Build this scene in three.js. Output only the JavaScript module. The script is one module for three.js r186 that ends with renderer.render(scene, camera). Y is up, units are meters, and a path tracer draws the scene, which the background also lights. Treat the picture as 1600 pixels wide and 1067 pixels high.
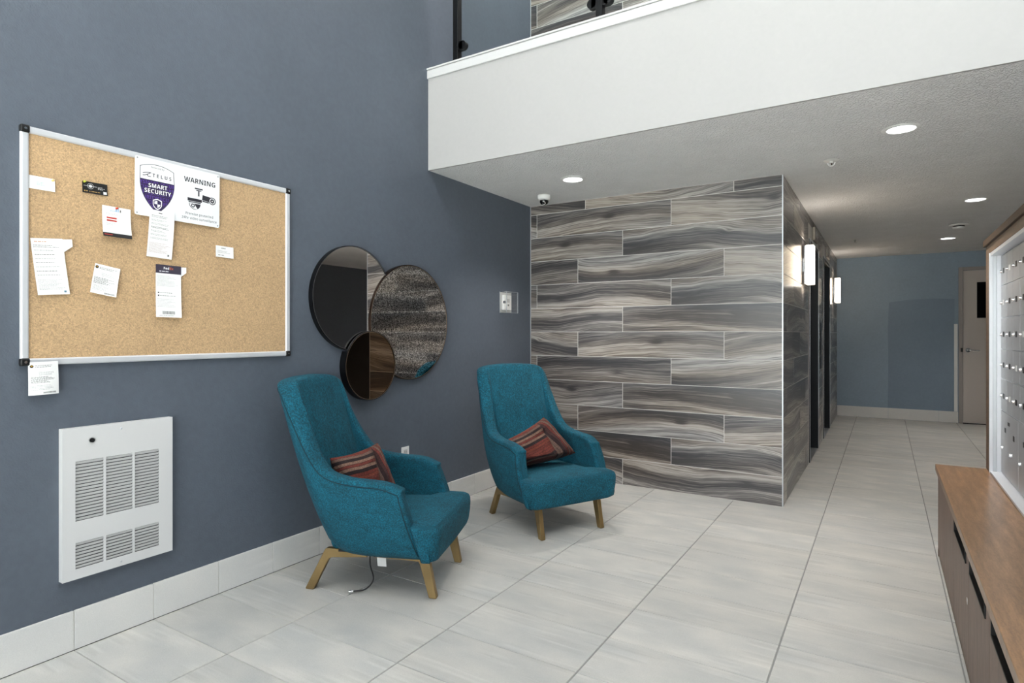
import * as THREE from 'three';
import { RoundedBoxGeometry } from 'three/addons/geometries/RoundedBoxGeometry.js';
import { mergeGeometries } from 'three/addons/utils/BufferGeometryUtils.js';
import { RectAreaLightUniformsLib } from 'three/addons/lights/RectAreaLightUniformsLib.js';
RectAreaLightUniformsLib.init();

// ------------------------------------------------------------------ camera, sky, exposure
const scene = new THREE.Scene();
const camera = new THREE.PerspectiveCamera(2 * Math.atan(533.5 / 935.687) * 180 / Math.PI, 1600 / 1067, 0.05, 100);
camera.position.set(2.6962, 1.235, 0);
camera.rotation.set(0, 0.5566, 0);
camera.setViewOffset(1600, 1067, 0, 12.04, 1600, 1067);
scene.background = new THREE.Color().setRGB(1.85, 1.9, 2.0);      // bright overcast sky
const sun = new THREE.DirectionalLight(0xffffff, 28);           // sun outside, falls on the floor behind the camera
sun.position.set(3.2, 16.5, 12); sun.target.position.set(2.6, 0, 1.8); sun.castShadow = true; sun.shadow.mapSize.set(2048, 2048);
Object.assign(sun.shadow.camera, { left: -12, right: 12, top: 12, bottom: -12, near: 1, far: 60 });
scene.add(sun, sun.target);
const renderer = new THREE.WebGLRenderer({ antialias: true });
renderer.toneMapping = THREE.LinearToneMapping;
renderer.toneMappingExposure = 2.14;
renderer.shadowMap.enabled = true;
const DOWNLIGHT = 2.8, DOWNLIGHT_GLOW = 3, SCONCE = 1.1, SCONCE_GLOW = 1.6, PANEL = 10, PANEL_GLOW = 1.5;

// ------------------------------------------------------------------ measures of the place (metres)
const CEIL = 2.371, ZB = -4.643, XW = 2.082, ZF = -10.308, ZS = -3.2295, XR = 5.15, ZK = 3.0, TOP = 5.2, SLAB_TOP = 3.003, CAP = 3.074;

// ------------------------------------------------------------------ small helpers
let seedState = 12345;
const rnd = () => { seedState = (seedState * 1664525 + 1013904223) >>> 0; return seedState / 4294967296; };
const clamp01 = (x) => Math.min(1, Math.max(0, x));
const mix = (a, b, t) => a + (b - a) * t;
const sstep = (a, b, x) => { const t = clamp01((x - a) / (b - a)); return t * t * (3 - 2 * t); };
const hash = (x, y, s) => { let h = Math.imul(x, 374761393) ^ Math.imul(y, 668265263) ^ Math.imul(s + 1, 2147483647 - 59); h = Math.imul(h ^ (h >>> 13), 1274126177); h ^= h >>> 16; return (h >>> 0) / 4294967296; };
function noise(x, y, s = 0, px = 0, py = 0) {           // value noise 0..1; px, py = period for tiling
  const ix = Math.floor(x), iy = Math.floor(y), fx = x - ix, fy = y - iy, u = fx * fx * (3 - 2 * fx), v = fy * fy * (3 - 2 * fy);
  const w = (k, p) => (p ? ((k % p) + p) % p : k);
  const a = hash(w(ix, px), w(iy, py), s), b = hash(w(ix + 1, px), w(iy, py), s), c = hash(w(ix, px), w(iy + 1, py), s), d = hash(w(ix + 1, px), w(iy + 1, py), s);
  return mix(mix(a, b, u), mix(c, d, u), v);
}
function fbm(x, y, s = 0, oct = 4, px = 0, py = 0) { let r = 0, a = 0.5, t = 0; for (let i = 0; i < oct; i++) { r += a * noise(x, y, s + i * 17, px, py); t += a; a *= 0.5; x *= 2; y *= 2; px *= 2; py *= 2; } return r / t; }
function dataTex(w, h, fn, srgb = true) {
  const d = new Uint8Array(w * h * 4);
  for (let y = 0; y < h; y++) for (let x = 0; x < w; x++) { const c = fn(x / w, y / h), i = (y * w + x) * 4; for (let k = 0; k < 3; k++) d[i + k] = Math.round(Math.min(255, Math.max(0, Array.isArray(c) ? c[k] : c))); d[i + 3] = 255; }
  const t = new THREE.DataTexture(d, w, h);
  t.wrapS = t.wrapT = THREE.RepeatWrapping; t.magFilter = THREE.LinearFilter; t.minFilter = THREE.LinearMipmapLinearFilter; t.generateMipmaps = true;
  if (srgb) t.colorSpace = THREE.SRGBColorSpace;
  t.needsUpdate = true; return t;
}
function canvasTex(w, h, draw) { const c = document.createElement('canvas'); c.width = w; c.height = h; draw(c.getContext('2d'), w, h); const t = new THREE.CanvasTexture(c); t.colorSpace = THREE.SRGBColorSpace; t.magFilter = THREE.LinearFilter; return t; }
const rep = (t, x, y) => { const c = t.clone(); c.repeat.set(x, y); c.needsUpdate = true; return c; };
const std = (o) => new THREE.MeshStandardMaterial(o);
const phy = (o) => new THREE.MeshPhysicalMaterial(o);
const lin = (r, g, b) => new THREE.Color().setRGB(r, g, b);

const used = {};
const numbered = (n) => { if (used[n] === undefined) { used[n] = 0; return n; } used[n]++; return n + '_' + String(used[n]).padStart(3, '0'); };
function mesh(name, geo, mat, parent = scene) { const m = new THREE.Mesh(geo, mat); m.name = parent === scene ? numbered(name) : name; m.castShadow = m.receiveShadow = true; parent.add(m); return m; }
function tag(o, label, category, group, kind) { o.userData.label = label; if (category) o.userData.category = category; if (group) o.userData.group = group; if (kind) o.userData.kind = kind; return o; }
function thing(name, label, category, pos = [0, 0, 0], group, kind) { const g = new THREE.Group(); g.name = numbered(name); g.position.set(...pos); scene.add(g); return tag(g, label, category, group, kind); }
const structure = (o, label, category) => tag(o, label, category, null, 'structure');
function planarUV(geo, s = 1, o = 0) {                         // uv in metres from the dominant face axis
  const g = geo.index ? geo.toNonIndexed() : geo; if (!g.attributes.normal) g.computeVertexNormals();
  const p = g.attributes.position, n = g.attributes.normal, uv = new Float32Array(p.count * 2);
  for (let i = 0; i < p.count; i++) { const ax = Math.abs(n.getX(i)), ay = Math.abs(n.getY(i)), az = Math.abs(n.getZ(i)); const q = ax >= ay && ax >= az ? [p.getZ(i), p.getY(i)] : ay >= az ? [p.getX(i), p.getZ(i)] : [p.getX(i), p.getY(i)]; uv[2 * i] = q[0] * s + o; uv[2 * i + 1] = q[1] * s + o; }
  g.setAttribute('uv', new THREE.BufferAttribute(uv, 2)); return g;
}
// box between two corners, uv in metres
function bx(x0, y0, z0, x1, y1, z1, r = 0) {
  const w = Math.abs(x1 - x0), h = Math.abs(y1 - y0), d = Math.abs(z1 - z0);
  const g = r ? new RoundedBoxGeometry(w, h, d, 2, Math.min(r, w / 2.01, h / 2.01, d / 2.01)) : new THREE.BoxGeometry(w, h, d);
  g.translate((x0 + x1) / 2, (y0 + y1) / 2, (z0 + z1) / 2); return planarUV(g);
}
const merge = (a) => mergeGeometries(a.map((g) => { const h = g.index ? g.toNonIndexed() : g; for (const k of Object.keys(h.attributes)) if (!['position', 'normal', 'uv'].includes(k)) h.deleteAttribute(k); return h; }));
const cyl = (r0, r1, h, seg = 32) => new THREE.CylinderGeometry(r0, r1, h, seg);
const lathe = (pts, seg = 40) => new THREE.LatheGeometry(pts.map(([x, y]) => new THREE.Vector2(x, y)), seg);
function gridGeo(nu, nv, fn, closeU = false) {          // surface from fn(i/nu, j/nv)
  const pos = [], uv = [], idx = [];
  for (let j = 0; j <= nv; j++) for (let i = 0; i <= nu; i++) { const p = fn(i / nu, j / nv); pos.push(p[0], p[1], p[2]); uv.push(i / nu, j / nv); }
  for (let j = 0; j < nv; j++) for (let i = 0; i < nu; i++) { const a = j * (nu + 1) + i, b = a + 1, c = a + nu + 1, d = c + 1; idx.push(a, b, d, a, d, c); }
  const g = new THREE.BufferGeometry(); g.setAttribute('position', new THREE.Float32BufferAttribute(pos, 3)); g.setAttribute('uv', new THREE.Float32BufferAttribute(uv, 2)); g.setIndex(idx); g.computeVertexNormals(); return g;
}
function tube(points, r, seg = 40, rad = 8) { return new THREE.TubeGeometry(new THREE.CatmullRomCurve3(points.map((p) => new THREE.Vector3(...p))), seg, r, rad, false); }

// ------------------------------------------------------------------ materials
const bumpFine = dataTex(512, 512, (u, v) => 255 * fbm(u * 96, v * 96, 3, 3, 96, 96), false);
const bumpCoarse = dataTex(512, 512, (u, v) => 255 * sstep(0.35, 0.7, fbm(u * 64, v * 64, 9, 2, 64, 64)), false);
const paintMap = (r, g, b, a, s) => dataTex(256, 256, (u, v) => { const k = 1 + a * (fbm(u * 8, v * 8, s, 4, 8, 8) - 0.5) + a * 0.7 * (noise(u * 128, v * 128, s + 5, 128, 128) - 0.5); return [r * k, g * k, b * k]; });
const M = {};
M.wallBlue = std({ map: rep(paintMap(91, 99, 110, 0.06, 1), 0.5, 0.5), roughness: 0.62, bumpMap: rep(bumpFine, 2, 2), bumpScale: 0.0008 });
M.wallLightBlue = std({ map: rep(paintMap(146, 164, 181, 0.05, 2), 0.5, 0.5), roughness: 0.6, bumpMap: rep(bumpFine, 2, 2), bumpScale: 0.0008 });
M.patchBlue = std({ map: rep(paintMap(133, 151, 169, 0.04, 4), 0.5, 0.5), roughness: 0.7, bumpMap: rep(bumpFine, 2, 2), bumpScale: 0.0008 });
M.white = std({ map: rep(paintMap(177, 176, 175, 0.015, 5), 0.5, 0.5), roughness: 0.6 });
M.whiteWall = std({ color: 0xe8e8e8, roughness: 0.7 });
M.whiteTrim = std({ color: 0xcccccc, roughness: 0.4 });
M.ceiling = std({ map: rep(paintMap(240, 240, 240, 0.04, 6), 1, 1), roughness: 0.95, bumpMap: rep(bumpCoarse, 2.2, 2.2), bumpScale: 0.004 });
M.grout = std({ color: 0x8d8d8b, roughness: 0.95 });
M.groutLight = std({ color: 0xd6d3ce, roughness: 0.9 });
M.concrete = std({ color: 0xc6c4bf, roughness: 0.95 });
M.darkMetal = std({ color: 0x17181a, roughness: 0.42, metalness: 0.6 });
M.black = std({ color: 0x0b0b0c, roughness: 0.5 });
M.alu = std({ color: 0xc6c9cd, roughness: 0.38, metalness: 0.85 });
M.aluBright = std({ color: 0xe2e4e8, roughness: 0.35, metalness: 0.35 });
M.chrome = std({ color: 0xd8d8d8, roughness: 0.18, metalness: 1 });
M.plasticWhite = std({ color: 0xeeeeec, roughness: 0.4 });
M.plasticGrey = std({ color: 0xc9c9c7, roughness: 0.5 });
M.clear = phy({ color: 0xffffff, roughness: 0.03, transmission: 1, thickness: 0, ior: 1.49 });
M.glass = phy({ color: 0xf4faf8, roughness: 0, transmission: 1, thickness: 0, ior: 1.5 });
M.glassDark = std({ color: 0x0c0c0d, roughness: 0.08 });

// wood-look porcelain planks: a few printed variants
const plankMats = [];
for (let k = 0; k < 7; k++) {
  const u0 = 0.2 + 0.7 * hash(k, 1, 5), c = (hash(k, 2, 5) - 0.5) * 0.34, off = hash(k, 3, 5) * 40, flip = hash(k, 4, 5) > 0.5 ? 1 : -1;
  const t = dataTex(1024, 176, (u, v) => {
    const x = u * 1.2, y0 = v * 0.2;
    const knot = Math.exp(-(((x - u0 * 1.1) / 0.05) ** 2) - (((y0 - 0.12) / 0.02) ** 2));
    const y = y0 + flip * (c * (x - u0) ** 2 + 0.1 * (noise(x * 1.7 + off, y0 * 2, k) - 0.5) + 0.022 * (fbm(x * 6 + off, y0 * 9, k + 31, 3) - 0.5)) + 0.012 * knot;
    let b = 0.44 + (fbm(x * 0.7 + off, y * 13, k + 50, 3) - 0.5) * 1.75;
    const rings = 0.5 + 0.5 * Math.sin(y * 430 + 7 * fbm(x * 2 + off, y * 24, k + 60, 2));
    const g0 = fbm(x * 2.2 + off, y * 105, k + 66, 2), g1 = noise(x * 7 + off, y * 380, k + 70), g2 = noise(x * 22 + off, y * 900, k + 80);
    const tone = clamp01(b + 0.2 * (rings - 0.5) * sstep(0.4, 0.65, noise(x * 2.2 + off, y * 11, k + 90)) + 0.75 * (g0 - 0.5) + 0.5 * (g1 - 0.5) + 0.3 * (g2 - 0.5) - 0.5 * knot);
    const cold = noise(x * 0.9 + off, y * 10, k + 100);
    const dark = [mix(66, 57, cold), mix(58, 58, cold), mix(53, 63, cold)], mid = [mix(120, 109, cold), mix(109, 107, cold), mix(100, 108, cold)], light = [mix(178, 172, cold), mix(168, 169, cold), mix(157, 167, cold)];
    return tone < 0.5 ? dark.map((d, i) => mix(d, mid[i], tone * 2)) : mid.map((d, i) => mix(d, light[i], tone * 2 - 1));
  });
  const bump = dataTex(512, 88, (u, v) => 255 * (0.5 * noise(u * 10, v * 80, k + 5) + 0.5 * noise(u * 30, v * 180 % 999, k + 6)), false);
  plankMats.push(phy({ map: t, roughness: 0.34, bumpMap: bump, bumpScale: 0.0005, clearcoat: 0.5, clearcoatRoughness: 0.27 }));
}
// cement-look floor tiles
const tileMats = [], baseTileMats = [];
for (let k = 0; k < 5; k++) {
  const tx = (r, g, b, amp) => dataTex(512, 256, (u, v) => {
    const x = u * 0.6, y = v * 0.3, o = k * 13.7;
    const cloud = fbm(x * 5 + o, y * 9, k + 200, 4) - 0.5, streak = fbm(x * 4 + o, y * 70, k + 210, 3) - 0.5, speck = noise(u * 512, v * 256, k + 220) - 0.5;
    const q = 1 + amp * (0.13 * cloud + 0.13 * streak * sstep(0.4, 0.6, noise(x * 6 + o, y * 14, k + 230)) + 0.075 * speck), w = cloud * 5 * amp;
    return [r * q + w, g * q, b * q - w];
  });
  tileMats.push(std({ map: tx(186 + 2 * k, 185 + 2 * k, 181 + 2 * k, 1), roughness: 0.5, bumpMap: bumpFine, bumpScale: 0.0004 }));
  if (k < 3) baseTileMats.push(std({ map: tx(224, 223, 220, 0.55), roughness: 0.5 }));
}
M.cork = std({ map: dataTex(1024, 768, (u, v) => { const a = fbm(u * 150, v * 112, 300, 2), b = noise(u * 420, v * 315, 301), c = fbm(u * 5, v * 4, 302, 3); const k = 0.86 + 0.22 * a + 0.16 * (b - 0.5) + 0.06 * (c - 0.5); const d = a > 0.69 ? 0.86 : 1; return [205 * k * d, 172 * k * d, 131 * k * d]; }), roughness: 0.95, bumpMap: rep(bumpFine, 2, 2), bumpScale: 0.001 });
M.fabric = phy({ map: rep(dataTex(512, 512, (u, v) => { const a = noise(u * 170, v * 170, 400, 170, 170), b = noise(u * 256, v * 90, 401, 256, 90), c = fbm(u * 12, v * 12, 402, 3, 12, 12); const k = 0.62 + 0.5 * a + 0.3 * (b - 0.5) + 0.25 * (c - 0.5); return [3 + 5 * k, 84 * k + 6, 102 * k + 8]; }), 1, 1), roughness: 0.95, sheen: 0.06, sheenRoughness: 0.5, sheenColor: new THREE.Color(0x2c5a64), bumpMap: rep(dataTex(256, 256, (u, v) => 255 * noise(u * 128, v * 128, 410, 128, 128), false), 1.5, 1.5), bumpScale: 0.0012 });
M.piping = std({ color: 0x0a3440, roughness: 0.9 });
M.brass = std({ map: dataTex(128, 128, (u, v) => { const k = 0.85 + 0.3 * fbm(u * 8, v * 8, 420, 3); return [150 * k, 126 * k, 86 * k]; }), roughness: 0.42, metalness: 0.75 });
const woodTex = (r, g, b, s, along) => dataTex(512, 512, (u, v) => { const x = along ? v : u, y = along ? u : v; const a = fbm(x * 4, y * 40, s, 3, 4, 40), c = noise(x * 40, y * 256, s + 5, 40, 256), e = noise(u * 200, v * 200, s + 8, 200, 200); const k = 0.78 + 0.34 * a + 0.13 * (c - 0.5) + 0.08 * (e - 0.5); return [r * k, g * k, b * k]; });
M.benchTop = phy({ map: rep(woodTex(152, 117, 86, 500, true), 1.6, 1.6), roughness: 0.33, clearcoat: 0.2, clearcoatRoughness: 0.25 });
M.benchFront = std({ map: rep(woodTex(124, 98, 84, 510, true), 2.2, 2.2), roughness: 0.45 });
M.casing = std({ map: rep(woodTex(118, 95, 76, 520, false), 2, 2), roughness: 0.45 });

// ------------------------------------------------------------------ setting: floor
{
  const fl = structure(thing('floor', 'pale grey cement-look floor tiles laid in straight rows', 'floor'), 'pale grey cement-look floor tiles laid in straight rows', 'floor');
  mesh('grout_bed', bx(-0.2, -0.15, ZF - 0.1, XR + 0.2, -0.0035, ZK + 0.2), M.grout, fl);
  const xs = []; for (let k = 0; k < 10; k++) xs.push(0.5426 + 0.5998 * (k - 1));
  const gx = 0.0026, gz = 0.0013, P = 0.2989, cache = {}, list = [];
  for (let r = -14; r < 31; r++) for (let c = 0; c < 9; c++) {
    const x0 = Math.max(0.012, xs[c] + gx), x1 = Math.min(XR, xs[c + 1] - gx), z1 = -(1.0816 + P * r) - gz, z0 = Math.max(ZF + 0.012, -(1.0816 + P * (r + 1)) + gz);
    if (x1 - x0 < 0.03 || z1 > ZK || z1 - z0 < 0.03) continue;
    if (z1 < ZB && x1 < XW + 0.02) continue;
    list.push({ x0, x1, z0, z1, vis: z1 < -0.3 ? 1 : 0, d: Math.hypot((x0 + x1) / 2 - 2.2, z1) });
  }
  list.sort((a, b) => b.vis - a.vis || a.d - b.d);
  const slab = (w, d) => {                              // top face with a small chamfer round it
    const key = w.toFixed(3) + '_' + d.toFixed(3); if (cache[key]) return cache[key];
    const c = 0.0012, a = w / 2, b = d / 2, top = [[-a + c, 0, b - c], [a - c, 0, b - c], [a - c, 0, -b + c], [-a + c, 0, -b + c]], low = [[-a, -0.003, b], [a, -0.003, b], [a, -0.003, -b], [-a, -0.003, -b]];
    const bot = low.map(([x, , z]) => [x, -0.009, z]), pos = [], uv = [];
    const quad = (...q) => { for (const k of [0, 1, 2, 0, 2, 3]) { pos.push(...q[k]); uv.push((q[k][0] + a) / 0.6, (q[k][2] + b) / 0.3); } };
    quad(...top); for (let i = 0; i < 4; i++) { const j = (i + 1) % 4; quad(low[i], low[j], top[j], top[i]); quad(bot[i], bot[j], low[j], low[i]); }
    const g = new THREE.BufferGeometry(); g.setAttribute('position', new THREE.Float32BufferAttribute(pos, 3)); g.setAttribute('uv', new THREE.Float32BufferAttribute(uv, 2)); g.computeVertexNormals();
    return (cache[key] = g);
  };
  const rest = [];
  list.forEach((t, i) => {
    const g = slab(t.x1 - t.x0, t.z1 - t.z0), k = Math.floor(rnd() * 5), turn = rnd() > 0.5 ? Math.PI : 0, cx = (t.x0 + t.x1) / 2, cz = (t.z0 + t.z1) / 2, dy = -0.0006 * rnd();
    if (i < 300) { const m = mesh('tile', g, tileMats[k], fl); m.position.set(cx, dy, cz); m.rotation.y = turn; }
    else { const h = g.clone(); h.rotateY(turn); h.translate(cx, dy, cz); rest.push(h); }
  });
  if (rest.length) { const m = mesh('tile_field', merge(rest), tileMats[1], fl); m.userData.kind = 'stuff'; }
}
// ------------------------------------------------------------------ setting: walls, soffit, upper floor
structure(mesh('wall_left', bx(-0.2, -0.15, ZF - 0.2, 0, TOP, ZK + 0.2), M.wallBlue), 'dark slate blue painted wall behind the armchairs', 'wall');
structure(mesh('wall_far', bx(XW - 0.3, -0.15, ZF - 0.2, XR + 0.2, CEIL + 0.3, ZF), M.wallLightBlue), 'light blue painted wall at the end of the corridor', 'wall');
structure(mesh('wall_right', bx(XR, -0.15, ZF - 0.2, XR + 0.2, TOP, ZK + 0.2), M.wallBlue), 'dark slate blue painted wall across from the mirrors', 'wall');
structure(mesh('ceiling', bx(0, CEIL, ZF, XR, CEIL + 0.1, ZS - 0.016), M.ceiling), 'white stippled low ceiling over the corridor', 'ceiling');
structure(mesh('wall_balcony', merge([bx(0, CEIL, ZS - 0.016, XR, SLAB_TOP, ZS), bx(0, CEIL + 0.1, ZF, XR, SLAB_TOP - 0.02, ZS - 0.016)]), M.white), 'plain white balcony face above the armchairs', 'wall');
structure(mesh('trim_1', merge([bx(0.0005, SLAB_TOP, ZS - 0.12, XR, CAP - 0.016, ZS + 0.014, 0.002), bx(0.0005, CAP - 0.0125, ZS - 0.13, XR, CAP, ZS + 0.02, 0.003), bx(0.0005, CAP - 0.017, ZS - 0.12, XR, CAP - 0.012, ZS + 0.008)]), M.whiteTrim), 'white capping board along the top of the balcony face', 'trim');
structure(mesh('ceiling_lobby', bx(-0.2, TOP, ZF - 0.2, XR + 0.2, TOP + 0.2, ZK + 0.2), M.whiteWall), 'white high ceiling over the double height lobby', 'ceiling');
structure(mesh('wall_upper_end', bx(XW, SLAB_TOP - 0.02, ZB - 3, XR, TOP, ZB - 2.85), M.whiteWall), 'white wall at the rear of the upper landing', 'wall');
// window wall behind the camera
{
  const cols = [0.25, 1.45, 2.65, 3.85, 4.95], lower = [0.1, 3.2], g = [];
  g.push(bx(-0.2, -0.15, ZK, 0.25, TOP, ZK + 0.2), bx(4.95, -0.15, ZK, XR + 0.2, TOP, ZK + 0.2), bx(0.25, -0.15, ZK, 4.95, 0.1, ZK + 0.2), bx(0.25, 3.2, ZK, 4.95, TOP, ZK + 0.2));
  structure(mesh('wall_front', merge(g), M.whiteWall), 'white lobby wall with a large window front', 'wall');
  let n = 0;
  for (const [y0, y1] of [lower]) for (let i = 0; i < 4; i++) {
    const x0 = cols[i], x1 = cols[i + 1], w = structure(thing('window_' + (++n), 'tall clear window pane in a dark metal frame', 'window'), 'tall clear window pane in a dark metal frame', 'window');
    const t = 0.05, z0 = ZK + 0.06, z1 = ZK + 0.14;
    mesh('window_frame', merge([bx(x0, y0, z0, x0 + t, y1, z1), bx(x1 - t, y0, z0, x1, y1, z1), bx(x0 + t, y0, z0, x1 - t, y0 + t, z1), bx(x0 + t, y1 - t, z0, x1 - t, y1, z1)]), M.darkMetal, w);
    const pane = new THREE.PlaneGeometry(x1 - x0 - 2 * t, y1 - y0 - 2 * t); pane.translate((x0 + x1) / 2, (y0 + y1) / 2, ZK + 0.1);
    mesh('pane', pane, M.glass, w);
  }
  structure(mesh('ground', bx(-30, -0.3, ZK + 0.2, 30, -0.16, 40), M.concrete), 'pale concrete forecourt outside the window front', 'ground');
}
// elevator core: rear wall clad with wood-look planks, with two elevator openings along its corridor side
const doorsZ = [[-6.362, -7.268], [-7.904, -8.865]], DOORTOP = 2.15;
{
  const core = structure(thing('wall_back', 'wall clad in grey brown wood-look planks', 'wall'), 'wall clad in grey brown wood-look planks beside the armchair', 'wall');
  const b = 0.009, q = 0.0016, g = [bx(0, -0.15, ZB - 0.15, XW - q, CEIL, ZB - q), bx(0, SLAB_TOP - 0.02, ZB - 0.15, XW - q, TOP, ZB - q)];
  const cuts = [ZB - 0.15, ...doorsZ.flat(), ZF];
  for (let i = 0; i < cuts.length; i += 2) g.push(bx(XW - 0.3, -0.15, cuts[i + 1], XW - q, CEIL, cuts[i]));
  for (const [a, c] of doorsZ) g.push(bx(XW - 0.3, DOORTOP, c, XW - q, CEIL, a), bx(XW - 0.32, 0, c, XW - 0.3, DOORTOP, a));
  mesh('grout_bed', merge(g), M.groutLight, core);
  const rows = []; for (let k = -1; k < 30; k++) rows.push([k < 0 ? 0 : 0.211 + 0.208 * k, 0.211 + 0.208 * (k + 1)]);
  const gap = 0.0024, cache = {};
  const plankGeo = (w, h, u0) => {
    const key = [w.toFixed(3), h.toFixed(3), u0.toFixed(2)].join('_'); if (cache[key]) return cache[key];
    const g2 = new THREE.BoxGeometry(w, h, b), uv = g2.attributes.uv; for (let i = 0; i < uv.count; i++) uv.setXY(i, u0 + uv.getX(i) * w / 1.205, uv.getY(i) * Math.min(1, h / 0.205));
    return (cache[key] = g2);
  };
  let last = -1;
  const pick = () => { let k; do k = Math.floor(rnd() * 7); while (k === last); last = k; return k; };
  const starts = [0.874, 0.069, 0.47];
  rows.forEach(([y0, y1r], r) => {
    let y1 = y1r; const top = y0 < CEIL ? CEIL : TOP; if (y0 < CEIL) y1 = Math.min(y1, CEIL); else { if (y1 < SLAB_TOP || y0 >= TOP) return; y1 = Math.min(y1, TOP); }
    if (y1 - y0 < 0.02) return;
    const h = y1 - y0 - 2 * gap; let s = r === 11 ? 0.54 : starts[r % 3];
    const js = [0.006]; for (let x = s - 1.206; x < XW; x += 1.206) if (x > 0.02) js.push(x); js.push(XW - 0.004);
    for (let i = 0; i + 1 < js.length; i++) {
      const w = js[i + 1] - js[i] - 2 * gap, u0 = i === 0 ? Math.max(0, 1 - w / 1.205) : 0;
      const m = mesh('plank', plankGeo(w, h, u0), plankMats[pick()], core); m.position.set((js[i] + js[i + 1]) / 2, (y0 + y1) / 2, ZB - b / 2 - 0.0004 * rnd()); if (rnd() > 0.7) m.rotation.z = Math.PI;
    }
    if (y0 >= CEIL) return;
    // corridor side
    let zc = ZB - 0.004 - 0.2 - 0.4 * (r % 3); const zs = [ZB - 0.004]; for (; zc > ZF; zc -= 1.206) zs.push(zc); zs.push(ZF);
    for (let i = 0; i + 1 < zs.length; i++) {
      let parts = [[zs[i], zs[i + 1]]];
      if (y0 < DOORTOP - 0.02) for (const [a, c] of doorsZ) parts = parts.flatMap(([p, q]) => { const o = []; if (p > a + 0.06) o.push([p, Math.max(q, a + 0.06)]); if (q < c - 0.06) o.push([Math.min(p, c - 0.06), q]); if (q >= a + 0.06 || p <= c - 0.06) return [[p, q]]; return o; });
      for (const [p, q] of parts) { const w = p - q - 2 * gap; if (w < 0.015) continue; const m = mesh('plank', plankGeo(w, h, 0), plankMats[pick()], core); m.position.set(XW - b / 2 - 0.0006 * rnd(), (y0 + y1) / 2, (p + q) / 2); m.rotation.y = Math.PI / 2; }
    }
  });
  structure(mesh('trim_2', bx(XW - 0.007, 0.001, ZB - 0.007, XW + 0.001, CEIL - 0.001, ZB + 0.001), M.alu), 'slim metal edge strip on the corner of the plank wall', 'trim');
  structure(mesh('trim_3', bx(0.0005, 0.001, ZB - 0.006, 0.006, CEIL - 0.001, ZB + 0.001), M.alu), 'slim metal edge strip where planks meet the blue wall', 'trim');
  structure(mesh('trim_4', bx(0.0005, SLAB_TOP, ZB - 0.006, 0.006, TOP - 0.001, ZB + 0.001), M.alu), 'slim metal edge strip on the upper plank wall', 'trim');
}
// base tiles
{
  const bl = structure(thing('baseboard_left', 'pale grey tile skirting along the dark blue wall', 'baseboard'), 'pale grey tile skirting along the dark blue wall', 'baseboard');
  const geo = planarUV(new RoundedBoxGeometry(0.011, 0.152, 0.2989 - 0.003, 1, 0.0015), 1.7, 0.5);
  mesh('grout_strip', bx(0.0002, 0.001, ZB + 0.002, 0.008, 0.149, ZK), M.groutLight, bl);
  for (let r = -13; r < 12; r++) {
    const z1 = -(1.0816 + 0.2989 * r), z0 = Math.max(ZB + 0.002, z1 - 0.2989); if (z1 > ZK - 0.01 || z1 - z0 < 0.03) continue;
    const full = z1 - z0 > 0.29, m = mesh('tile', full ? geo : planarUV(new THREE.BoxGeometry(0.011, 0.152, z1 - z0 - 0.003), 1.7, 0.5), baseTileMats[Math.floor(rnd() * 3)], bl); m.position.set(0.0063, 0.0775, (z0 + z1) / 2);
  }
  const bf = structure(thing('baseboard_far', 'pale grey tile skirting below the light blue wall', 'baseboard'), 'pale grey tile skirting below the light blue wall', 'baseboard');
  for (const [x0, x1] of [[XW + 0.003, 2.74], [2.742, 3.34], [3.342, 3.56]]) mesh('tile', bx(x0, 0.001, ZF + 0.0005, x1, 0.155, ZF + 0.012, 0.0015), baseTileMats[1], bf);
}
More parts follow.
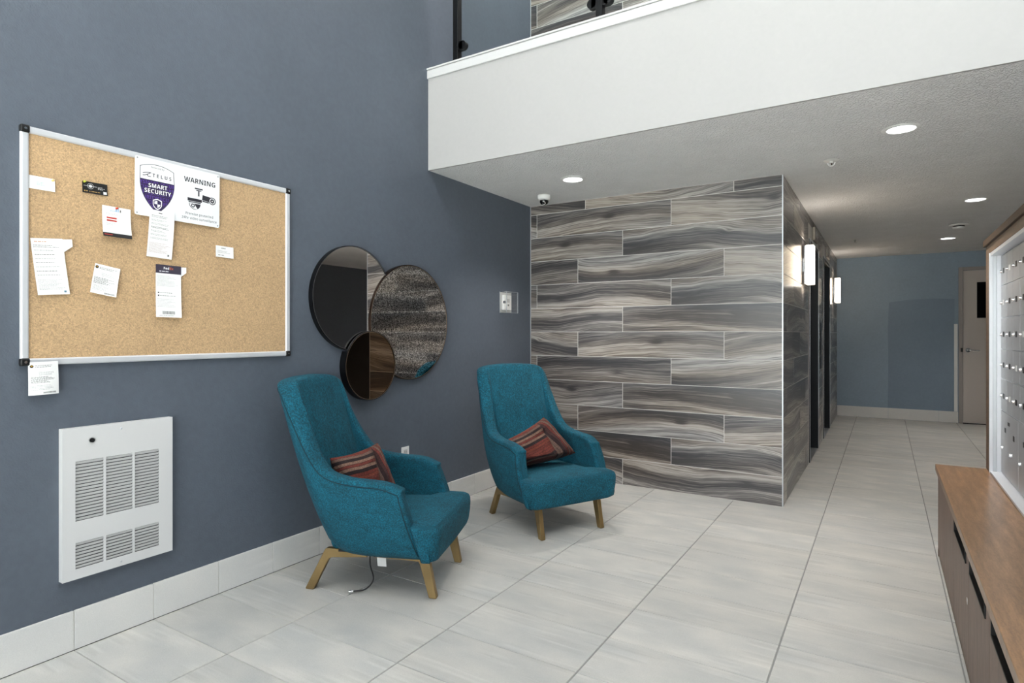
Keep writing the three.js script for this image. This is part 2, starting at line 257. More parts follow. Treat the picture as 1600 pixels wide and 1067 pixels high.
// ------------------------------------------------------------------ far wall: repainted patch, corner guard, door
{
  const s = new THREE.Shape(); s.moveTo(2.735, 0.158); s.lineTo(2.742, 0.9); s.lineTo(2.735, 1.3); s.lineTo(2.75, 1.69); s.quadraticCurveTo(3.0, 1.735, 3.3, 1.73); s.lineTo(3.52, 1.72); s.lineTo(3.52, 0.158); s.closePath();
  const g = planarUV(new THREE.ExtrudeGeometry(s, { depth: 0.0008, bevelEnabled: false })); g.translate(0, 0, ZF + 0.0002);
  structure(mesh('trim_5', g, M.patchBlue), 'darker repainted patch on the light blue wall', 'paint patch');
  tag(mesh('corner_guard', bx(3.515, 0.158, ZF + 0.0015, 3.555, 1.372, ZF + 0.008, 0.002), M.plasticWhite), 'narrow white metal guard strip beside the corridor door', 'guard strip');
  const d = structure(thing('door_1', 'beige grey corridor door with a dark vision panel', 'door'), 'beige grey corridor door with a dark vision panel', 'door');
  const dm = std({ color: 0xcdc4bd, roughness: 0.55 }), x0 = 3.565, x1 = 4.62, t = 2.152;
  mesh('door_frame', merge([bx(x0, 0, ZF + 0.001, x0 + 0.045, t, ZF + 0.03, 0.003), bx(x1 - 0.045, 0, ZF + 0.001, x1, t, ZF + 0.03, 0.003), bx(x0 + 0.045, t - 0.045, ZF + 0.001, x1 - 0.045, t, ZF + 0.03, 0.003)]), std({ color: 0xa39c97, roughness: 0.5 }), d);
  const leaf = mesh('door_leaf', bx(x0 + 0.049, 0.012, ZF + 0.001, x1 - 0.049, t - 0.049, ZF + 0.016, 0.002), dm, d);
  mesh('vision_panel', bx(3.765, 1.45, ZF + 0.0165, 3.9, 1.94, ZF + 0.018), M.glassDark, leaf);
  mesh('panel_frame', merge([bx(3.75, 1.435, ZF + 0.0162, 3.765, 1.955, ZF + 0.024), bx(3.9, 1.435, ZF + 0.0162, 3.915, 1.955, ZF + 0.024), bx(3.765, 1.435, ZF + 0.0162, 3.9, 1.45, ZF + 0.024), bx(3.765, 1.94, ZF + 0.0162, 3.9, 1.955, ZF + 0.024)]), dm, leaf);
  const rose = cyl(0.028, 0.028, 0.012, 24); rose.rotateX(Math.PI / 2); rose.translate(3.668, 1.01, ZF + 0.022);
  mesh('lever_handle', merge([rose, tube([[3.668, 1.01, ZF + 0.025], [3.668, 1.01, ZF + 0.06], [3.7, 1.01, ZF + 0.068], [3.79, 1.004, ZF + 0.066]], 0.011, 20, 8)]), M.chrome, d);
  mesh('strike_plate', bx(x0 + 0.02, 0.985, ZF + 0.0305, x0 + 0.047, 1.04, ZF + 0.034), M.black, d);
  mesh('threshold', bx(x0 + 0.045, 0.0005, ZF + 0.013, x1 - 0.045, 0.011, ZF + 0.05), M.black, d);
}
// ------------------------------------------------------------------ elevators
const jamb = std({ color: 0x2b2d30, roughness: 0.45, metalness: 0.7 });
const steel = std({ color: 0x3a3c3f, roughness: 0.35, metalness: 0.9 });
doorsZ.forEach(([a, c], i) => {
  const e = thing('elevator_door', i ? 'dark elevator doorway nearest the light blue wall' : 'dark elevator doorway beside the first wall lamp', 'elevator', [XW, 0, (a + c) / 2]);
  const hw = (a - c) / 2, t = 0.05;
  mesh('frame', merge([bx(-0.2, 0.001, hw - 0.002, 0.006, DOORTOP - 0.002, hw - t, 0.004), bx(-0.2, 0.001, -hw + 0.002, 0.006, DOORTOP - 0.002, -hw + t, 0.004), bx(-0.2, DOORTOP - t, -hw + t, 0.006, DOORTOP - 0.002, hw - t, 0.004)]), jamb, e);
  mesh('edge_strip', merge([bx(0.0062, 0.001, hw - 0.004, 0.009, DOORTOP - 0.002, hw - 0.016), bx(0.0062, 0.001, -hw + 0.004, 0.009, DOORTOP - 0.002, -hw + 0.016), bx(0.0062, DOORTOP - 0.014, -hw + 0.016, 0.009, DOORTOP - 0.002, hw - 0.016)]), M.alu, e);
  for (const s of [0, 1]) mesh('door_panel', bx(-0.185 + 0.02 * s, 0.004, s ? 0.002 : -hw + t, -0.16 + 0.02 * s, DOORTOP - t, s ? hw - t : -0.002), steel, e);
  mesh('sill', bx(-0.2, 0.0005, -hw + t, 0.004, 0.0035, hw - t), M.alu, e);
});
for (const [z, which] of [[-6.85, 'over the doorway beside the first wall lamp'], [-8.42, 'over the doorway nearest the light blue wall']]) {
  const h = thing('hall_lantern', 'small metal elevator lantern ' + which, 'indicator', [XW, 2.24, z]);
  mesh('housing', bx(0.0005, -0.065, -0.16, 0.026, 0.065, 0.16, 0.004), std({ color: 0x9a948a, roughness: 0.4, metalness: 0.5 }), h);
  for (const s of [-1, 1]) mesh('arrow_lens', bx(0.0262, -0.03, s * 0.07 - 0.03, 0.029, 0.03, s * 0.07 + 0.03, 0.003), M.plasticGrey, h);
}
{
  const p = thing('call_panel', 'narrow metal elevator call panel between the two doorways', 'call panel', [XW, 1.1, -7.6]);
  mesh('face_plate', bx(0.0005, -0.26, -0.06, 0.006, 0.26, 0.06, 0.002), steel, p);
  for (const y of [-0.14, -0.06, 0.02]) { const b = cyl(0.016, 0.016, 0.008, 20); b.rotateZ(Math.PI / 2); b.translate(0.0102, y, 0); mesh('button', b, M.chrome, p); }
}
// wall lamps
for (const [z, label] of [[-5.86, 'glowing box wall lamp before the first elevator doorway'], [-9.5, 'glowing box wall lamp next to the light blue wall']]) {
  const s = thing('wall_sconce', label, 'wall lamp', [XW, 1.84, z]);
  mesh('back_plate', bx(0.0005, -0.06, -0.045, 0.012, 0.06, 0.045, 0.003), M.chrome, s);
  mesh('bracket', bx(0.0125, -0.17, -0.05, 0.026, 0.17, 0.05, 0.003), M.chrome, s);
  mesh('lamp_shade', bx(0.0265, -0.172, -0.055, 0.092, 0.172, 0.055, 0.006), std({ color: 0xffffff, emissive: 0xffeed6, emissiveIntensity: SCONCE_GLOW, roughness: 0.5 }), s);
    for (const [dx, dz, ry, w] of [[0.06, 0.0565, Math.PI, 0.06], [0.06, -0.0565, 0, 0.06], [0.0935, 0, -Math.PI / 2, 0.1]]) {
    const l = new THREE.RectAreaLight(0xffe6c4, SCONCE * 3, w, 0.33); l.position.set(dx, 0, dz); l.rotation.y = ry; s.add(l); l.name = 'lamp_light';
  }
  for (const q of [1, -1]) { const l = new THREE.RectAreaLight(0xfff3e4, SCONCE * 14, 0.06, 0.1); l.position.set(0.06, q * 0.1735, 0); l.rotation.x = q * Math.PI / 2; s.add(l); l.name = 'lamp_light'; }
}
// ------------------------------------------------------------------ ceiling fittings
[[0.75, -3.974, 'round recessed ceiling light in front of the plank wall'], [2.774, -3.955, 'round recessed ceiling light near the balcony edge above the bench'], [3.348, -6.368, 'round recessed ceiling light between smoke detector and balcony'], [3.334, -8.773, 'round recessed ceiling light closest to the light blue wall']].forEach(([x, z, label]) => {
  const d = thing('ceiling_light', label, 'ceiling light', [x, CEIL, z]);
  mesh('trim_ring', lathe([[0.07, -0.001], [0.07, -0.006], [0.082, -0.007], [0.094, -0.003], [0.095, -0.0005]]), M.plasticWhite, d);
  const disc = new THREE.CircleGeometry(0.07, 40); disc.rotateX(Math.PI / 2); disc.translate(0, -0.004, 0);
  mesh('lamp_disc', disc, std({ color: 0xffffff, emissive: 0xffffff, emissiveIntensity: DOWNLIGHT_GLOW }), d);
  const l = new THREE.SpotLight(0xfff8f0, DOWNLIGHT * 1.15, 0, 1.0, 0.7, 2); l.position.set(0, -0.012, 0); l.target.position.set(0, -2, 0); l.castShadow = true; l.shadow.radius = 3; d.add(l, l.target); l.name = 'lamp_light';
});
for (const [x, z] of [[0.9, -0.9], [2.6, -0.9], [4.3, -0.9], [0.9, 1.3], [2.6, 1.3], [4.3, 1.3], [0.9, -3.95], [3.4, -4.6]]) {
  const p = thing('ceiling_panel_light', z < -3 ? 'square light panel above the upper landing' : 'square light panel in the high lobby ceiling', 'ceiling light', [x, TOP, z], z < -3 ? 'light panels above the upper landing' : 'light panels in the high lobby ceiling');
  mesh('housing', merge([bx(-0.33, -0.03, -0.33, -0.3, -0.0005, 0.33), bx(0.3, -0.03, -0.33, 0.33, -0.0005, 0.33), bx(-0.3, -0.03, -0.33, 0.3, -0.0005, -0.3), bx(-0.3, -0.03, 0.3, 0.3, -0.0005, 0.33)]), M.plasticWhite, p);
  mesh('lamp_diffuser', bx(-0.3, -0.02, -0.3, 0.3, -0.001, 0.3), std({ color: 0xffffff, emissive: 0xffffff, emissiveIntensity: PANEL_GLOW }), p);
  const l = new THREE.RectAreaLight(0xffffff, PANEL, 0.6, 0.6); l.position.set(0, -0.022, 0); l.rotation.x = -Math.PI / 2; l.name = 'lamp_light'; p.add(l);
}
[[2.401, -4.428, 'pendent fire sprinkler head near the corner of the plank wall'], [2.394, -8.302, 'tiny fire sprinkler head by the second elevator doorway']].forEach(([x, z, label]) => {
  const s = thing('fire_sprinkler', label, 'sprinkler', [x, CEIL, z]);
  mesh('escutcheon', lathe([[0, -0.0005], [0.048, -0.0005], [0.048, -0.003], [0.02, -0.008], [0, -0.008]], 28), M.plasticWhite, s);
  mesh('body', lathe([[0.012, -0.008], [0.012, -0.02], [0.007, -0.022], [0, -0.022]], 20), M.plasticGrey, s);
  const arm = new THREE.TorusGeometry(0.02, 0.004, 8, 20, Math.PI); arm.rotateX(Math.PI); arm.translate(0, -0.02, 0);
  mesh('yoke', arm, M.plasticWhite, s);
  mesh('bulb', lathe([[0.003, -0.022], [0.004, -0.03], [0.0025, -0.036], [0, -0.036]], 12), std({ color: 0x402020, roughness: 0.2 }), s);
  mesh('deflector', lathe([[0, -0.036], [0.016, -0.037], [0.016, -0.039], [0, -0.039]], 24), M.plasticWhite, s);
});
{
  const s = thing('smoke_detector', 'white round smoke detector between two ceiling lights', 'smoke detector', [3.348, CEIL, -7.707]);
  mesh('base', lathe([[0, -0.0005], [0.085, -0.0005], [0.085, -0.012], [0.07, -0.02], [0, -0.02]], 36), M.plasticWhite, s);
  mesh('chamber', lathe([[0.052, -0.0202], [0.05, -0.032], [0, -0.032]], 32), M.black, s);
  mesh('cover', lathe([[0.056, -0.032], [0.05, -0.046], [0.03, -0.052], [0, -0.053]], 32), M.plasticWhite, s);
}
{
  const s = thing('dome_camera', 'white dome security camera on the low ceiling corner', 'camera', [0.33, CEIL, -4.3]);
  mesh('mount', lathe([[0, -0.0005], [0.05, -0.0005], [0.053, -0.012], [0.05, -0.034], [0.044, -0.046], [0, -0.046]], 36), M.plasticWhite, s);
  mesh('dome', lathe([[0.036, -0.0462], [0.035, -0.06], [0.026, -0.075], [0.012, -0.082], [0, -0.083]], 32), M.glassDark, s);
  mesh('lens_ring', (() => { const g = new THREE.TorusGeometry(0.013, 0.003, 8, 24); g.rotateX(0.6); g.translate(0.01, -0.071, 0.024); return g; })(), M.plasticGrey, s);
}
// ------------------------------------------------------------------ balcony railing
{
  const r = thing('balcony_railing', 'clear glass balcony railing with black posts', 'railing', [0, CAP, -3.3]);
  for (const x of [0.2, 1.262, 2.325, 3.39, 4.45]) {
    const p = mesh('post', bx(x - 0.021, 0.001, -0.025, x + 0.021, 1.07, 0.025, 0.004), M.darkMetal, r);
    for (const y of [0.13, 0.9]) for (const s of x < 0.3 ? [1] : [-1, 1]) {
      const c = cyl(0.029, 0.029, 0.034, 24); c.rotateX(Math.PI / 2); c.translate(x + s * 0.052, y, 0);
      mesh('glass_clamp', merge([c, bx(x + s * 0.021, y - 0.029, -0.017, x + s * 0.052, y + 0.029, 0.017)]), M.darkMetal, p);
    }
  }
  for (const [a, b] of [[0.235, 1.227], [1.297, 2.29], [2.36, 3.355], [3.425, 4.415]]) { const g = new THREE.PlaneGeometry(b - a, 0.96); g.translate((a + b) / 2, 0.54, 0); mesh('glass_panel', g, M.glass, r); }
  mesh('handrail', bx(0.02, 1.071, -0.03, XR - 0.02, 1.105, 0.03, 0.005), M.darkMetal, r);
}

// ------------------------------------------------------------------ corkboard and what is pinned to it
{
  const z0 = -2.0757, z1 = -0.9084, y0 = 1.1179, y1 = 2.0016, t = 0.026;
  const b = thing('cork_board', 'large framed cork notice board on the dark blue wall', 'notice board', [0.0005, (y0 + y1) / 2, (z0 + z1) / 2]);
  const w = (z1 - z0) / 2, h = (y1 - y0) / 2;
  const panel = new THREE.BoxGeometry(2 * w - 2 * t + 0.004, 2 * h - 2 * t + 0.004, 0.012); panel.rotateY(Math.PI / 2); panel.translate(0.006, 0, 0);
  mesh('cork_panel', panel, M.cork, b);
  const railMat = std({ color: 0xdfe1e5, roughness: 0.36, metalness: 0.3 });
  const prof = (len) => { const g = new RoundedBoxGeometry(len, t, 0.02, 3, 0.007); return planarUV(g); };
  for (const s of [-1, 1]) { const g = prof(2 * w - 0.03); g.rotateY(Math.PI / 2); g.translate(0.01, s * (h - t / 2), 0); mesh('frame_rail', g, railMat, b); const v = prof(2 * h - 0.03); v.rotateZ(Math.PI / 2); v.rotateY(Math.PI / 2); v.translate(0.01, 0, s * (w - t / 2)); mesh('frame_rail', v, railMat, b); }
  for (const s of [-1, 1]) for (const q of [-1, 1]) { const c = mesh('corner_cap', new RoundedBoxGeometry(0.024, t + 0.003, t + 0.003, 2, 0.006), M.black, b); c.position.set(0.0122, q * (h - t / 2), s * (w - t / 2)); const sc = cyl(0.005, 0.005, 0.003, 12); sc.rotateZ(Math.PI / 2); sc.translate(0.0132, 0, 0); mesh('screw', sc, M.chrome, c); }
}
// sheet of paper on a wall plane: centre, size, tilt in its plane (radians, positive leans its top towards the camera side), curl of bottom and side
function sheetGeo(w, h, curlBottom = 0, curlSide = 0, wave = 0) {
  return gridGeo(10, 14, (u, v) => { const x = (u - 0.5) * w, y = (v - 0.5) * h; const d = curlBottom * (1 - v) ** 2 + curlSide * u ** 3 * (1 - 0.5 * v) + wave * Math.sin(u * Math.PI) * (0.3 + 0.7 * (1 - v)); return [x, y, d]; });
}
function sheet(name, label, category, y, z, x, w, h, tilt, tex, o = {}) {
  const g = thing(name, label, category, [x, y, z], o.group);
  g.rotation.set(0, Math.PI / 2, 0); const inner = tilt * Math.PI / 180; g.rotateZ(inner);
  const mat = std({ map: tex, roughness: 0.75, side: THREE.DoubleSide });
  mesh('paper', sheetGeo(w, h, o.bottom ?? 0.006, o.side ?? 0.004, o.wave ?? 0), mat, g);
  if (o.pin) { const p = lathe([[0, 0], [0.004, 0], [0.0035, 0.004], [0.0025, 0.006], [0.004, 0.01], [0, 0.011]], 14); p.rotateX(Math.PI / 2); p.translate(o.pin[0], o.pin[1], 0.0008); mesh('push_pin', p, std({ color: o.pin[2], roughness: 0.35 }), g); }
  if (o.flap) { const [fw, fh, fx, fy] = o.flap; const f = gridGeo(6, 4, (u, v) => [fx + u * fw, fy - v * fh * (1 - 0.45 * u), 0.002 + 0.006 * u * u]); mesh('folded_flap', f, std({ color: 0xe4e6ea, roughness: 0.75, side: THREE.DoubleSide }), g); }
  return g;
}
const textLines = (c, x, y, w, n, dy, h, col, r0 = 1) => { c.fillStyle = col; for (let i = 0; i < n; i++) { const len = w * (0.55 + 0.45 * hash(i, Math.round(x + y), 7 + r0)); let p = x; while (p < x + len) { const k = (4 + 12 * hash(Math.round(p), i, 8 + r0)) * h / 4; c.fillRect(p, y + i * dy, Math.min(k, x + len - p), h); p += k + h * 0.8; } } };
const paperTex = (w, h, draw, bg = '#f4f4f3') => canvasTex(w, h, (c) => { c.fillStyle = bg; c.fillRect(0, 0, w, h); draw(c, w, h); });
const barcode = (c, x, y, w, h, n) => { c.fillStyle = '#333'; for (let p = 0, i = 0; p < w; i++) { const k = 1 + Math.floor(3 * hash(i, n, 3)); c.fillRect(x + p, y, k, h); p += k + 1 + Math.floor(3 * hash(i, n, 4)); } };
const PX = 0.0145;
// security sign
{
  const tex = canvasTex(1128, 747, (c, W, H) => {
    c.fillStyle = '#f3f5f7'; c.fillRect(0, 0, W, H);
    const shield = () => { c.beginPath(); c.moveTo(60, 120); c.quadraticCurveTo(270, 20, 480, 120); c.lineTo(490, 290); c.quadraticCurveTo(490, 520, 275, 690); c.quadraticCurveTo(60, 520, 60, 290); c.closePath(); };
    c.save(); shield(); c.clip(); c.fillStyle = '#fbfbfc'; c.fillRect(0, 0, 560, 290); c.fillStyle = '#33274f'; c.fillRect(0, 276, 560, 460);
    c.fillStyle = '#5d3f96'; c.font = 'bold 62px sans-serif'; for (let r = 0; r < 7; r++) c.fillText(['TYSMART SECURI', 'SECURITY SMART', 'RITYSECURITYS', 'SECURITYSECU', 'TYSECURITYS', 'SECURITY', 'RITYSEC'][r], 20 - (r % 2) * 34, 336 + r * 62);
    c.restore(); c.lineWidth = 7; c.strokeStyle = '#3a3a42'; shield(); c.stroke();
    c.fillStyle = '#444'; c.font = '30px sans-serif'; c.textAlign = 'center'; c.fillText('Protected by', 275, 120);
    c.fillStyle = '#2c2c33'; c.font = 'bold 62px sans-serif'; c.textAlign = 'left'; c.fillText('T E L U S', 210, 232);
    c.lineWidth = 9; c.strokeStyle = '#44444c'; c.beginPath(); c.moveTo(90, 232); c.quadraticCurveTo(150, 225, 185, 180); c.stroke(); c.beginPath(); c.moveTo(92, 205); c.quadraticCurveTo(150, 180, 196, 186); c.stroke(); c.beginPath(); c.moveTo(150, 205); c.quadraticCurveTo(140, 245, 190, 232); c.stroke();
    c.fillStyle = '#fff'; c.strokeStyle = '#221a38'; c.lineWidth = 16; c.font = 'bold 74px sans-serif'; c.textAlign = 'center'; for (const [t, y] of [['SMART', 370], ['SECURITY', 442]]) { c.strokeText(t, 280, y); c.fillText(t, 280, y); }
    const sh = (x, y, s) => { c.beginPath(); c.moveTo(x, y - s); c.lineTo(x + s * 0.8, y - s * 0.7); c.lineTo(x + s * 0.8, y + s * 0.1); c.quadraticCurveTo(x + s * 0.7, y + s * 0.7, x, y + s); c.quadraticCurveTo(x - s * 0.7, y + s * 0.7, x - s * 0.8, y + s * 0.1); c.lineTo(x - s * 0.8, y - s * 0.7); c.closePath(); };
    c.fillStyle = '#fff'; sh(275, 575, 72); c.fill(); c.fillStyle = '#33274f'; sh(275, 575, 58); c.fill(); c.save(); sh(275, 575, 46); c.clip(); c.fillStyle = '#fff'; c.fillRect(200, 500, 75, 75); c.fillRect(275, 575, 90, 90); c.restore();
    c.fillStyle = '#2b2b31'; c.font = 'bold 92px sans-serif'; c.textAlign = 'center'; c.fillText('WARNING', 845, 190);
    c.fillStyle = '#2f2f37'; c.fillRect(770, 250, 110, 18); c.fillRect(790, 275, 70, 14); c.fillRect(815, 290, 20, 70);
    c.fillRect(670, 400, 200, 42); c.fillRect(684, 446, 172, 14); c.beginPath(); c.arc(770, 470, 80, 0, Math.PI); c.fill(); c.fillStyle = '#f3f5f7'; c.beginPath(); c.moveTo(760, 470); c.lineTo(810, 540); c.quadraticCurveTo(720, 560, 696, 475); c.closePath(); c.fill(); c.fillStyle = '#2f2f37'; c.beginPath(); c.arc(745, 500, 26, 0, 7); c.fill(); c.fillStyle = '#f3f5f7'; c.beginPath(); c.arc(745, 500, 13, 0, 7); c.fill();
    c.fillStyle = '#2f2f37'; c.save(); c.translate(880, 330); c.rotate(0.12); c.fillRect(0, 0, 150, 70); c.fillRect(10, 74, 90, 16); c.restore(); c.beginPath(); c.arc(1020, 390, 52, 0, 7); c.fill(); c.fillStyle = '#f3f5f7'; c.beginPath(); c.arc(1020, 390, 40, 0, 7); c.fill(); c.fillStyle = '#2f2f37'; c.beginPath(); c.arc(1020, 390, 30, 0, 7); c.fill(); c.fillStyle = '#f3f5f7'; c.beginPath(); c.arc(1020, 390, 9, 0, 7); c.fill();
    c.fillStyle = '#3b3b42'; c.font = '48px sans-serif'; c.fillText('Premise protected', 840, 632); c.fillText('24hr video surveillance', 840, 692);
    c.fillStyle = '#8a8c90'; for (const [x, y] of [[26, 26], [W - 26, 26], [26, H - 26], [W - 26, H - 26]]) { c.beginPath(); c.arc(x, y, 9, 0, 7); c.fill(); }
  });
  const s = new THREE.Shape(), w = 0.376, h = 0.249, r = 0.009; s.moveTo(r, 0); s.lineTo(w - r, 0); s.quadraticCurveTo(w, 0, w, r); s.lineTo(w, h - r); s.quadraticCurveTo(w, h, w - r, h); s.lineTo(r, h); s.quadraticCurveTo(0, h, 0, h - r); s.lineTo(0, r); s.quadraticCurveTo(0, 0, r, 0);
  const g = new THREE.ExtrudeGeometry(s, { depth: 0.003, bevelEnabled: false, curveSegments: 6 }), p = g.attributes.position, uv = g.attributes.uv; for (let i = 0; i < uv.count; i++) uv.setXY(i, p.getX(i) / w, p.getY(i) / h);
  g.translate(-w / 2, -h / 2, 0);
  const sg = thing('security_sign', 'white video surveillance warning sign with a purple shield', 'sign', [0.0222, 1.861, -1.486]); sg.rotation.y = Math.PI / 2; sg.rotateZ(-0.008);
  mesh('sign_plate', g, std({ map: tex, roughness: 0.4 }), sg);
}
sheet('business_card', 'blank looking white card with faint green print', 'card', 1.798, -0.972, PX, 0.088, 0.049, 0, paperTex(352, 196, (c) => { c.fillStyle = '#9fd8bd'; c.font = 'bold 22px sans-serif'; c.fillText('⌂', 160, 70); textLines(c, 120, 84, 120, 3, 18, 7, '#a9dcc6'); }), { bottom: 0.001, side: 0.002, pin: [0.036, 0.018, 0xe8c77a] });
sheet('business_card', 'black business card with silver emblem and gold print', 'card', 1.816, -1.152, PX, 0.089, 0.046, 0.6, paperTex(356, 184, (c) => { c.fillStyle = '#9a9a9a'; c.fillRect(20, 62, 190, 12); c.strokeStyle = '#b9b9b9'; c.lineWidth = 6; c.beginPath(); c.arc(116, 68, 42, 0, 7); c.stroke(); c.fillStyle = '#d8d8d8'; c.beginPath(); c.arc(116, 68, 24, 0, 7); c.fill(); textLines(c, 220, 64, 110, 3, 16, 8, '#cfcfcf'); c.fillStyle = '#c9a25a'; c.beginPath(); c.arc(34, 150, 10, 0, 7); c.arc(64, 150, 10, 0, 7); c.fill(); textLines(c, 96, 146, 170, 1, 10, 9, '#c9a25a'); c.fillStyle = '#e9e9e9'; c.fillRect(296, 126, 48, 44); }, '#141414'), { bottom: 0.002, side: 0.003, pin: [-0.038, 0.02, 0xc9d24a] });
sheet('flyer', 'small white flyer with red bars and black footer', 'flyer', 1.692, -1.23, PX, 0.106, 0.126, -1.1, paperTex(424, 504, (c) => { textLines(c, 120, 60, 90, 2, 14, 7, '#8fb9c9'); c.fillStyle = '#7fb4dc'; c.fillRect(200, 30, 16, 50); c.fillRect(232, 24, 14, 56); c.fillStyle = '#777'; c.fillRect(262, 40, 20, 40); textLines(c, 60, 116, 300, 2, 16, 6, '#b5b5b5'); c.fillStyle = '#c0392f'; c.fillRect(66, 178, 150, 26); c.fillRect(66, 222, 150, 26); textLines(c, 60, 276, 130, 3, 14, 6, '#a8a8a8'); textLines(c, 60, 350, 120, 6, 15, 5, '#b8b8b8'); textLines(c, 300, 230, 100, 9, 17, 5, '#b5b5b5'); c.fillStyle = '#1d1d1f'; c.fillRect(0, 440, 424, 64); c.fillStyle = '#b03a32'; c.fillRect(20, 462, 120, 16); }), { bottom: 0.016, side: 0.006, pin: [0, 0.058, 0xd2492e] });
sheet('delivery_notice', 'long leaning white slip with a folded top corner', 'notice', 1.489, -1.0, PX, 0.102, 0.212, 5.7, paperTex(408, 848, (c) => { textLines(c, 40, 44, 180, 1, 10, 12, '#c88f6a'); textLines(c, 24, 100, 350, 2, 26, 9, '#777'); for (let i = 0; i < 7; i++) { c.fillStyle = '#c8c8c8'; c.fillRect(24, 200 + i * 62, 360, 2); textLines(c, 30, 175 + i * 62, 320, 1, 10, 9, i % 2 ? '#6c6c6c' : '#a5a5a5', i); } textLines(c, 30, 620, 340, 9, 18, 6, '#a0a0a0'); c.fillStyle = '#5f7f93'; c.fillRect(340, 790, 30, 30); }), { bottom: 0.008, side: 0.004, flap: [0.03, 0.05, 0.05, 0.104] });
sheet('delivery_notice', 'small tilted white slip with a dark round emblem', 'notice', 1.451, -1.188, PX, 0.092, 0.12, -10.5, paperTex(368, 480, (c) => { c.fillStyle = '#3b3320'; c.beginPath(); c.arc(36, 50, 24, 0, 7); c.fill(); c.fillStyle = '#e0a92c'; c.fillRect(26, 40, 20, 10); textLines(c, 74, 44, 270, 2, 20, 8, '#777'); textLines(c, 120, 130, 220, 4, 16, 6, '#b0b0b0'); textLines(c, 24, 210, 320, 8, 14, 8, '#8a8a8a'); textLines(c, 24, 340, 320, 5, 18, 6, '#b0b0b0'); barcode(c, 200, 440, 140, 26, 2); }), { bottom: 0.008, side: 0.01 });
sheet('delivery_notice', 'white slip hanging over the lower edge of the security sign', 'notice', 1.666, -1.404, 0.0275, 0.105, 0.203, -2.7, paperTex(420, 812, (c) => { c.fillStyle = '#555'; c.fillRect(150, 36, 60, 14); textLines(c, 40, 90, 340, 2, 24, 8, '#8a8a8a'); for (let i = 0; i < 6; i++) textLines(c, 40, 160 + i * 62, 330, 2, 18, 8, i === 2 ? '#6a6a6a' : '#b4b4b4', i); textLines(c, 30, 560, 350, 10, 18, 6, '#c2a9a9'); c.fillStyle = '#666'; c.fillRect(344, 740, 28, 28); }), { bottom: -0.009, side: 0.004 });
sheet('business_card', 'white business card alone on the bare side of the cork', 'card', 1.626, -1.706, PX, 0.089, 0.054, -1.2, paperTex(356, 216, (c) => { c.fillStyle = '#444'; c.font = 'bold 26px sans-serif'; c.fillText('VIVACE', 110, 52); textLines(c, 40, 90, 250, 3, 18, 6, '#aaa'); textLines(c, 50, 170, 200, 1, 10, 13, '#777'); }), { bottom: 0.002, side: 0.003 });
sheet('delivery_door_tag', 'white delivery door tag with a dark purple header', 'notice', 1.422, -1.44, PX, 0.108, 0.23, -1.0, paperTex(432, 920, (c) => { c.fillStyle = '#3d3747'; c.fillRect(0, 0, 432, 150); c.fillStyle = '#fff'; c.font = 'bold 58px sans-serif'; c.fillText('Fed', 130, 78); c.fillStyle = '#d9683a'; c.fillText('Ex', 236, 78); textLines(c, 60, 108, 300, 1, 10, 14, '#e6e6ec'); textLines(c, 30, 190, 350, 9, 22, 6, '#bbb'); for (const y of [480, 530]) { c.fillStyle = '#333'; c.fillRect(38, y, 22, 22); textLines(c, 76, y + 6, 280, 1, 10, 10, '#999', y); } textLines(c, 30, 600, 360, 6, 26, 6, '#bdbdbd'); barcode(c, 110, 810, 210, 56, 5); textLines(c, 60, 884, 300, 1, 10, 8, '#888'); }), { bottom: 0.01, side: 0.006, flap: [0.022, 0.045, 0.053, 0.112] });
sheet('delivery_notice', 'curled white slip hanging below the lower edge of the board', 'notice', 1.069, -0.977, 0.0222, 0.093, 0.123, 1.6, paperTex(368, 492, (c) => { c.fillStyle = '#3b3320'; c.beginPath(); c.arc(42, 62, 22, 0, 7); c.fill(); c.fillStyle = '#e0a92c'; c.fillRect(32, 52, 20, 10); textLines(c, 80, 50, 270, 2, 22, 8, '#777'); textLines(c, 120, 150, 220, 4, 15, 6, '#b0b0b0'); textLines(c, 30, 220, 310, 7, 14, 8, '#8a8a8a'); textLines(c, 24, 350, 320, 4, 20, 6, '#b0b0b0'); barcode(c, 170, 448, 160, 24, 9); }), { bottom: -0.006, side: 0.008, wave: 0.012 });

